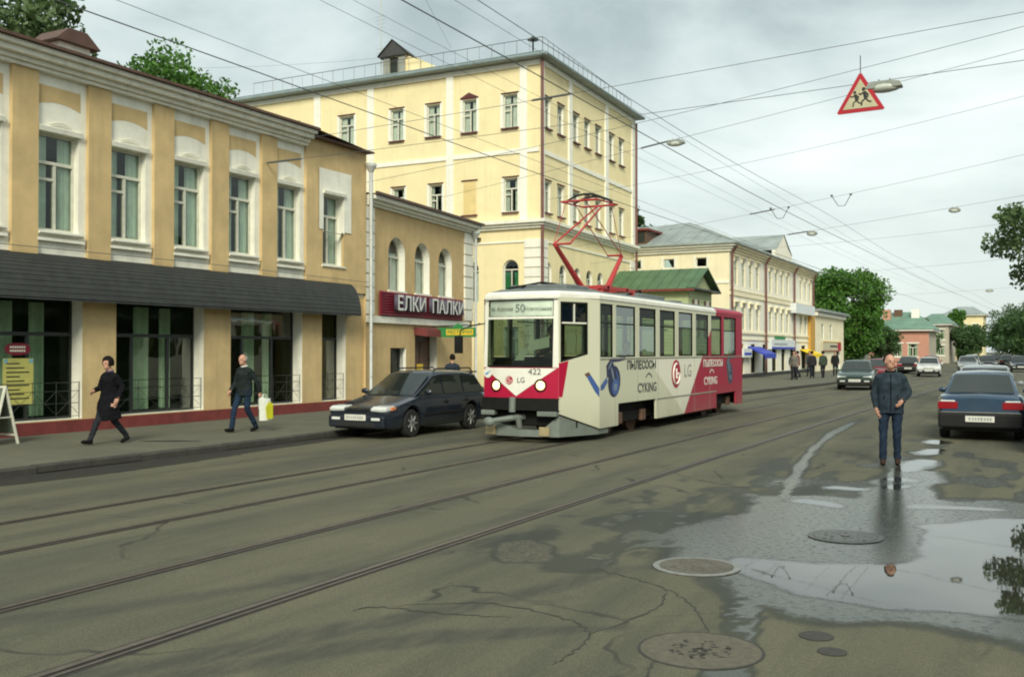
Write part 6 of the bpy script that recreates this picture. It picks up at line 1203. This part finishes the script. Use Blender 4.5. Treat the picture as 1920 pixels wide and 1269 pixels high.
# ================================================================== PEOPLE
def person(label, loc, rz, h, P=None, cols=None, vox=.0115, coat=False, hair='short', hairm=None, group=None, face_turn=0, sit=False, collar=None, fingers=True, jacket=True, zipm=None):
    """local frame: y forward, x to the person's right hand side is +x"""
    J = dict(pel=(0, 0, .95), wai=(0, .0, 1.10), che=(0, .01, 1.30), shl=(0, 0, 1.43), neck=(0, .0, 1.50), head=(0, .03, 1.63),
             sR=(.172, 0, 1.39), eR=(.24, -.03, 1.13), wR=(.25, .05, .89), sL=(-.172, 0, 1.39), eL=(-.24, -.03, 1.13), wL=(-.25, .05, .89),
             hR=(.095, 0, .92), kR=(.10, .02, .50), aR=(.10, -.02, .09), hL=(-.095, 0, .92), kL=(-.10, .02, .50), aL=(-.10, -.02, .09), tR=None, tL=None)
    J.update(P or {}); V = {k: Vector(v) if v is not None else None for k, v in J.items()}; prims = []
    def T(path, r, tagn, ratio=1, side=None, n=12):
        q = B(); pp, rr2 = [], []; path = [Vector(p_) for p_ in path]
        for k in range(len(path) - 1):
            m_ = max(1, int((path[k + 1] - path[k]).length / .035))
            for j in range(m_): pp.append(path[k].lerp(path[k + 1], j / m_)); rr2.append(r[k] + (r[k + 1] - r[k]) * j / m_)
        pp.append(path[-1]); rr2.append(r[-1]); q.tube(pp, rr2, n, side=side, ratio=ratio); prims.append((q, tagn))
    def E(c, rx, ry, rz_, tagn, rot=None): q = B(); q.ell(c, rx, ry, rz_, 16, 12, rot=rot); prims.append((q, tagn))
    X = (1, 0, 0)
    T([V['pel'] - Vector((0, 0, .09)), V['pel'], V['wai'], V['che'], V['shl'], V['shl'] + Vector((0, 0, .05))], [.12, .128, .122, .130, .098, .058], 'top', 1.36, X)
    if jacket: T([V['pel'] - Vector((0, 0, .14)), V['pel'], V['wai'], V['che'], V['shl'] - Vector((0, 0, .03))], [.146, .148, .145, .146, .10], 'top', 1.36, X, 18)
    E(V['pel'] - Vector((0, 0, .05)), .165, .12, .11, 'legs')
    for s in 'RL':
        E(V['s' + s] - Vector((0, 0, .02)), .070, .075, .068, 'top'); T([V['shl'] + Vector((0, 0, .015)), V['s' + s] + Vector((0, 0, -.012))], [.06, .062], 'top'); T([V['s' + s], V['e' + s], V['w' + s]], [.066, .060, .050], 'top'); E(V['e' + s], .058, .058, .058, 'top')
        d = (V['w' + s] - V['e' + s]).normalized(); hp = V['w' + s] + d * .07; fwd = Vector((0, .03, 0)); sx_ = 1 if s == 'R' else -1
        T([V['w' + s] - d * .01, V['w' + s] + d * .04], [.03, .032], 'skin'); E(hp, .026, .042, .048, 'skin', d.to_track_quat('Z', 'Y').to_matrix())
        if fingers:
            ax = d.cross(Vector((sx_, 0, 0))).normalized() if abs(d.x) < .9 else Vector((0, 1, 0)); nin = Vector((-sx_, 0, 0)) - d * d.dot(Vector((-sx_, 0, 0)));  nin.normalize()
            ax = nin.cross(d).normalized()
            for k, ln in enumerate((.068, .078, .072, .056)):
                st = hp + d * .035 + ax * (.030 - .020 * k); T([st, st + d * ln * .5 + nin * .006, st + d * ln * .85 + nin * .03], [.0105, .0098, .008], 'skin', n=7)
            st = hp - d * .02 + ax * .034; T([st, st + ax * .022 + d * .03, st + ax * .022 + d * .062 + nin * .012], [.013, .0115, .009], 'skin', n=7)
        T([V['h' + s], V['k' + s], V['a' + s]], [.098, .070, .058], 'legs'); E(V['k' + s], .068, .068, .068, 'legs')
        toe = V['t' + s] if V['t' + s] is not None else V['a' + s] + Vector((0, .17, -.05)); hl = V['a' + s] + Vector((0, -.05, -.045))
        dd = (toe - hl).normalized(); T([hl - dd * .01, hl + dd * .05, toe - dd * .03, toe + dd * .03], [.036, .046, .044, .026], 'shoe', 1.0, X); T([V['a' + s], V['a' + s] - Vector((0, 0, .045))], [.045, .045], 'shoe')
    T([V['shl'], V['neck'], V['head'] - Vector((0, .01, .05))], [.06, .056, .055], 'skin')
    Rf = Matrix.Rotation(face_turn, 3, 'Z'); H0 = V['head']
    E(H0 + Rf @ Vector((0, -.008, .02)), .076, .097, .105, 'skin', Rf); E(H0 + Rf @ Vector((0, .022, -.055)), .056, .066, .066, 'skin', Rf)
    T([H0 + Rf @ Vector((0, .088, .02)), H0 + Rf @ Vector((0, .108, -.018)), H0 + Rf @ Vector((0, .088, -.028))], [.011, .016, .012], 'skin', n=8)
    for s in (-1, 1): E(H0 + Rf @ Vector((s * .077, -.005, .0)), .012, .022, .033, 'skin', Rf); E(H0 + Rf @ Vector((s * .032, .078, .032)), .022, .012, .008, 'skin', Rf)
    E(H0 + Rf @ Vector((0, .078, -.062)), .024, .012, .009, 'skin', Rf)
    if coat: T([V['shl'] + Vector((0, 0, .02)), V['che'], V['wai'], V['pel'], (V['kR'] + V['kL']) / 2 * .45 + V['pel'] * .55, coat], [.10, .15, .15, .17, .20, .225], 'top', 1.2, X, 18)
    q = B(); tags = []
    for pb, tg in prims: q.add(pb.v, pb.f); tags += [tg] * len(pb.v)
    tmp = q.build('tmp', SKIN); rm_ = tmp.modifiers.new('r', 'REMESH'); rm_.mode = 'VOXEL'; rm_.voxel_size = vox; sm = tmp.modifiers.new('s', 'SMOOTH'); sm.factor = .5; sm.iterations = 3
    me = evalmesh(tmp); kd = kdtree.KDTree(len(q.v))
    for i, v in enumerate(q.v): kd.insert(v, i)
    kd.balance(); bpy.data.objects.remove(tmp)
    order = ['skin', 'top', 'legs', 'shoe']; me.materials.clear()
    for k in order: me.materials.append((cols or {}).get(k, SKIN))
    mi = [order.index(tags[kd.find(p_.center)[1]]) for p_ in me.polygons]; me.polygons.foreach_set('material_index', mi)
    me.polygons.foreach_set('use_smooth', [True] * len(me.polygons)); me.name = 'person'
    if vox < .015:                                                            # cloth folds on jacket and trousers
        vt = {}
        for p_ in me.polygons:
            for v_ in p_.vertices: vt[v_] = max(vt.get(v_, 0), p_.material_index) if p_.material_index else 0
        nr = [v_.normal.copy() for v_ in me.vertices]
        for v_ in me.vertices:
            k_ = vt.get(v_.index, 0)
            if k_ in (1, 2):
                c_ = v_.co; f_ = noise.noise(Vector((c_.x * 9, c_.y * 9, c_.z * 14 + c_.x * 5))) * .011 + abs(noise.noise(Vector((c_.x * 6 + 3, c_.y * 6, c_.z * 7 - c_.y * 6)))) * -.012
                v_.co = c_ + nr[v_.index] * f_
    root = thing('person', label, 'person', loc, rz, group); s_ = h / 1.75; root.scale = (s_, s_, s_); link('body', me, root)
    EYE = MATS.get('eye dark') or pm('eye dark', (.02, .015, .012), .3)
    q = B()
    for s in (-1, 1): q.ell(H0 + Rf @ Vector((s * .032, .083, .015)), .012, .008, .007, 8, 5)
    q.build('eyes', EYE, root)
    if hair:
        q = B(); nu, nv = 24, 14; pts = []; fs = []; rn = random.Random(3)
        for i in range(nv + 1):
            t = math.pi * i / nv
            for j in range(nu):
                a = 2 * math.pi * j / nu; k = (1.24 if hair == 'full' else 1.05 if hair == 'receding' else 1.10) + rn.uniform(-.02, .02); pts.append(H0 + Rf @ Vector((.076 * k * math.sin(t) * math.cos(a), -.010 + .098 * k * math.sin(t) * math.sin(a), .024 + .107 * k * math.cos(t))))
        for i in range(nv):
            for j in range(nu):
                a = 2 * math.pi * (j + .5) / nu; t = math.pi * (i + .5) / nv; fr_ = math.sin(a) * math.sin(t); zz = math.cos(t)
                keep = (zz > -.35 and fr_ < .35) or zz > .55 if hair == 'short' else ((zz > -.38 and fr_ < .42) or zz > .36) if hair == 'full' else ((zz > -.30 and fr_ < .08) or (zz > .72 and fr_ < .3)) if hair == 'receding' else (-.45 < zz < .45 and fr_ < .1)
                if keep: fs.append((i * nu + j, (i + 1) * nu + j, (i + 1) * nu + (j + 1) % nu, i * nu + (j + 1) % nu))
        q.add(pts, fs); ho = q.build('hair', hairm, root, smooth=True); sd_ = ho.modifiers.new('t', 'SOLIDIFY'); sd_.thickness = .012; sd_.offset = 1
    if zipm:
        q = B(); q.tube([V['shl'] + Vector((0, .10, .0)), V['che'] + Vector((0, .147, 0)), V['wai'] + Vector((0, .145, 0)), V['pel'] + Vector((0, .147, -.1))], .008, 5); q.build('zip', zipm, root)
        for s in (-1, 1): q = B(); q.tube([V['wai'] + Vector((s * .09, .128, .0)), V['wai'] + Vector((s * .13, .105, -.12))], .007, 5); q.build('pocket_seam', zipm, root)
    if collar: q = B(); q.tube([V['neck'] + Vector((0, 0, -.035)), V['neck'] + Vector((0, .005, .0))], [.082, .072], 14, cap=False, side=X, ratio=1.1); so2 = q.build('collar', collar, root, smooth=True); sd_ = so2.modifiers.new('t', 'SOLIDIFY'); sd_.thickness = .012
    return root
cl = lambda nm, c: pm(nm, c, .95, .35, 7, .9, 16, spec=.12)
DKH = pm('dark hair', (.010, .008, .007), .85, .3, 40, spec=.15); GRH = pm('grey hair', (.30, .29, .27), .7, .2, 40)
JKT = cl('slate jacket', (.028, .042, .055)); JNS = cl('blue jeans', (.017, .029, .052)); SHO = cl('brown shoes', (.045, .028, .02)); BLC = cl('black coat', (.008, .008, .011)); DGR = cl('dark grey tights', (.022, .024, .03)); BSH = cl('black shoes', (.012, .012, .012)); GJK = cl('dark green grey jacket', (.018, .025, .026)); DNM = cl('dark denim', (.016, .030, .058))
# man standing at right: turned to the viewer, looks left, hand at belt
person('balding man in slate blue jacket and jeans standing by the puddles', (-2.05, 17.3, 0), R(188), 1.80,
       dict(eL=(-.27, -.05, 1.14), wL=(-.16, .14, 1.01), eR=(.255, -.06, 1.13), wR=(.215, .0, .90), kR=(.11, .03, .50), kL=(-.09, .02, .5), aR=(.12, .03, .09), aL=(-.10, -.08, .09), head=(.01, .035, 1.625)),
       dict(skin=SKIN, top=JKT, legs=JNS, shoe=SHO), hair='receding', hairm=DKH, face_turn=R(28), collar=BLC, zipm=BLC)
person('dark haired pedestrian in a knee length black coat walking left on the pavement', (-15.26, 13.0, .12), R(180), 1.60,
       dict(kR=(.09, .20, .52), aR=(.09, .40, .10), tR=(.09, .57, .08), kL=(-.09, -.02, .50), aL=(-.09, -.36, .15), tL=(-.09, -.24, .04), eL=(-.25, -.12, 1.16), wL=(-.25, .0, .93), eR=(.25, .02, 1.14), wR=(.16, .26, 1.08), head=(0, .05, 1.63), che=(0, .03, 1.3)),
       dict(skin=SKIN, top=BLC, legs=DGR, shoe=BSH), coat=(0, .0, .50), hair='full', hairm=DKH, collar=cl('lilac scarf', (.10, .08, .16)))
man2 = person('grey haired man in dark jacket and jeans walking left with a white carrier bag', (-14.95, 16.25, .12), R(180), 1.66,
       dict(kR=(.09, .22, .52), aR=(.09, .30, .10), tR=(.09, .48, .07), kL=(-.09, .0, .52), aL=(-.09, -.28, .13), tL=(-.09, -.14, .04), eL=(-.26, -.12, 1.14), wL=(-.27, -.20, .90), eR=(.25, .0, 1.12), wR=(.22, .20, .93), head=(0, .06, 1.62), che=(0, .03, 1.3)),
       dict(skin=SKIN, top=GJK, legs=DNM, shoe=BSH), hair='fringe', hairm=GRH, collar=pm('white collar', (.6, .6, .58), .8))
bag = thing('carrier_bag', 'white plastic carrier bag with yellow print held by the walking man', 'bag', (-14.66, 16.55, .12), R(90))
q = B(); rn = random.Random(8); nx_, nz_ = 8, 10
for s in (-1, 1):
    pts = []
    for j in range(nz_ + 1):
        for i in range(nx_ + 1):
            u, v = i / nx_, j / nz_; xw = .19 * (1 - .12 * (v > .85) * (v - .85) * 6); bul = .075 * math.sin(math.pi * u) * (1 - v) ** .4 + .012; pts.append(((u * 2 - 1) * xw + .03 * (1 - v), s * (bul + rn.uniform(-.006, .006)), .24 + v * .48 + .02 * math.sin(u * 6) * (v > .9)))
    q.add(pts, [(j * (nx_ + 1) + i, j * (nx_ + 1) + i + 1, (j + 1) * (nx_ + 1) + i + 1, (j + 1) * (nx_ + 1) + i) for j in range(nz_) for i in range(nx_)])
q.build('bag_body', pm('bag plastic', (.78, .80, .72), .45, .06, 8), bag, smooth=True)
q = B(); q.prism([(-.02, .27), (.17, .27), (.165, .60), (.04, .64), (-.06, .52)], 1, -.096, -.092); q.build('print', pm('bag yellow print', (.72, .70, .03), .5), bag)
for s in (-1, 1): q = B(); q.tube([(-.08, s * .015, .70), (-.03, s * .01, .80), (.03, s * .01, .80), (.08, s * .015, .70)], .006, 5); q.build('handle', MATS['bag plastic'], bag)
person('pedestrian behind the roof of the navy estate car near the restaurant', (-15.5, 25.8, .12), R(20), 1.62, None, dict(skin=SKIN, top=cl('blue grey coat', (.03, .04, .06)), legs=DNM, shoe=BSH), vox=.02, hair='short', hairm=DKH, fingers=False)
SITP = dict(kR=(.12, .42, .93), aR=(.12, .45, .5), kL=(-.12, .42, .93), aL=(-.12, .45, .5), eR=(.25, .10, 1.15), wR=(.18, .36, 1.16), eL=(-.25, .10, 1.15), wL=(-.18, .36, 1.16))
person('tram driver in grey uniform seen through the windscreen', (TRX + .22, TRY + 1.05, .72), R(180), 1.66, SITP, dict(skin=SKIN, top=cl('driver jacket', (.10, .11, .09)), legs=DNM, shoe=BSH), vox=.02, hair='short', hairm=DKH, fingers=False)
person('tram passenger in pale green top seated by the third side window', (TRX + .75, TRY + 4.0, .36), R(180), 1.70, SITP, dict(skin=SKIN, top=cl('pale green top', (.30, .38, .28)), legs=DNM, shoe=BSH), vox=.02, hair='short', hairm=DKH, fingers=False)
for i, (x, y, a, c, lab) in enumerate([(-13.0, 62.3, 200, (.02, .025, .03), 'distant pedestrian in black under the green shop sign'), (-12.6, 60.6, 170, (.16, .15, .13), 'distant pedestrian in beige left of the dark group'), (-12.3, 64.5, 10, (.03, .03, .035), 'distant dark clad pedestrian under the yellow awning'), (-11.9, 66.0, 30, (.05, .07, .05), 'distant pedestrian in dark green near the yellow awning'), (-12.0, 71.0, 190, (.02, .02, .022), 'distant pedestrian in black before the low shop door'), (-13.6, 66.5, 90, (.18, .03, .03), 'distant pedestrian with red top by the cream wall'), (-13.4, 69.5, 160, (.10, .12, .15), 'distant pedestrian in grey blue beyond the others')]):
    person(lab, (x, y, .12), R(a), 1.72, dict(kR=(.09, .12, .52), aR=(.09, .16, .1), aL=(-.09, -.18, .11)), dict(skin=SKIN, top=cl('far top %d' % i, c), legs=DGR, shoe=BSH), vox=.03, hair='short', hairm=DKH, group='pedestrians far down the pavement', fingers=False)
# pavement A-board at the left edge
ab = thing('sandwich_board', 'white framed sandwich board on the pavement at the left edge', 'sign', (-17.1, 11.93, .12), R(8))
for s in (-1, 1):
    q = B(); lean = .30
    def fr_(x, t): return (x, s * lean * (1 - t), 1.08 * t)
    for x in (-.3, .3): q.tube([fr_(x, 0), fr_(x, 1)], .028, 6)
    q.tube([fr_(-.3, .15), fr_(.3, .15)], .022, 6); q.tube([fr_(-.3, .98), fr_(.3, .98)], .025, 6); q.build('leg_frame', FRM, ab)
    q = B(); q.poly([fr_(-.27, .18), fr_(.27, .18), fr_(.27, .95), fr_(-.27, .95)]); q.build('panel', pm('board grey green', (.12, .15, .12), .6) if 'board grey green' not in MATS else MATS['board grey green'], ab)
q = B(); q.tube([(.3, -.16, .5), (.3, .16, .5)], .015, 5); q.build('stay', FRM, ab)
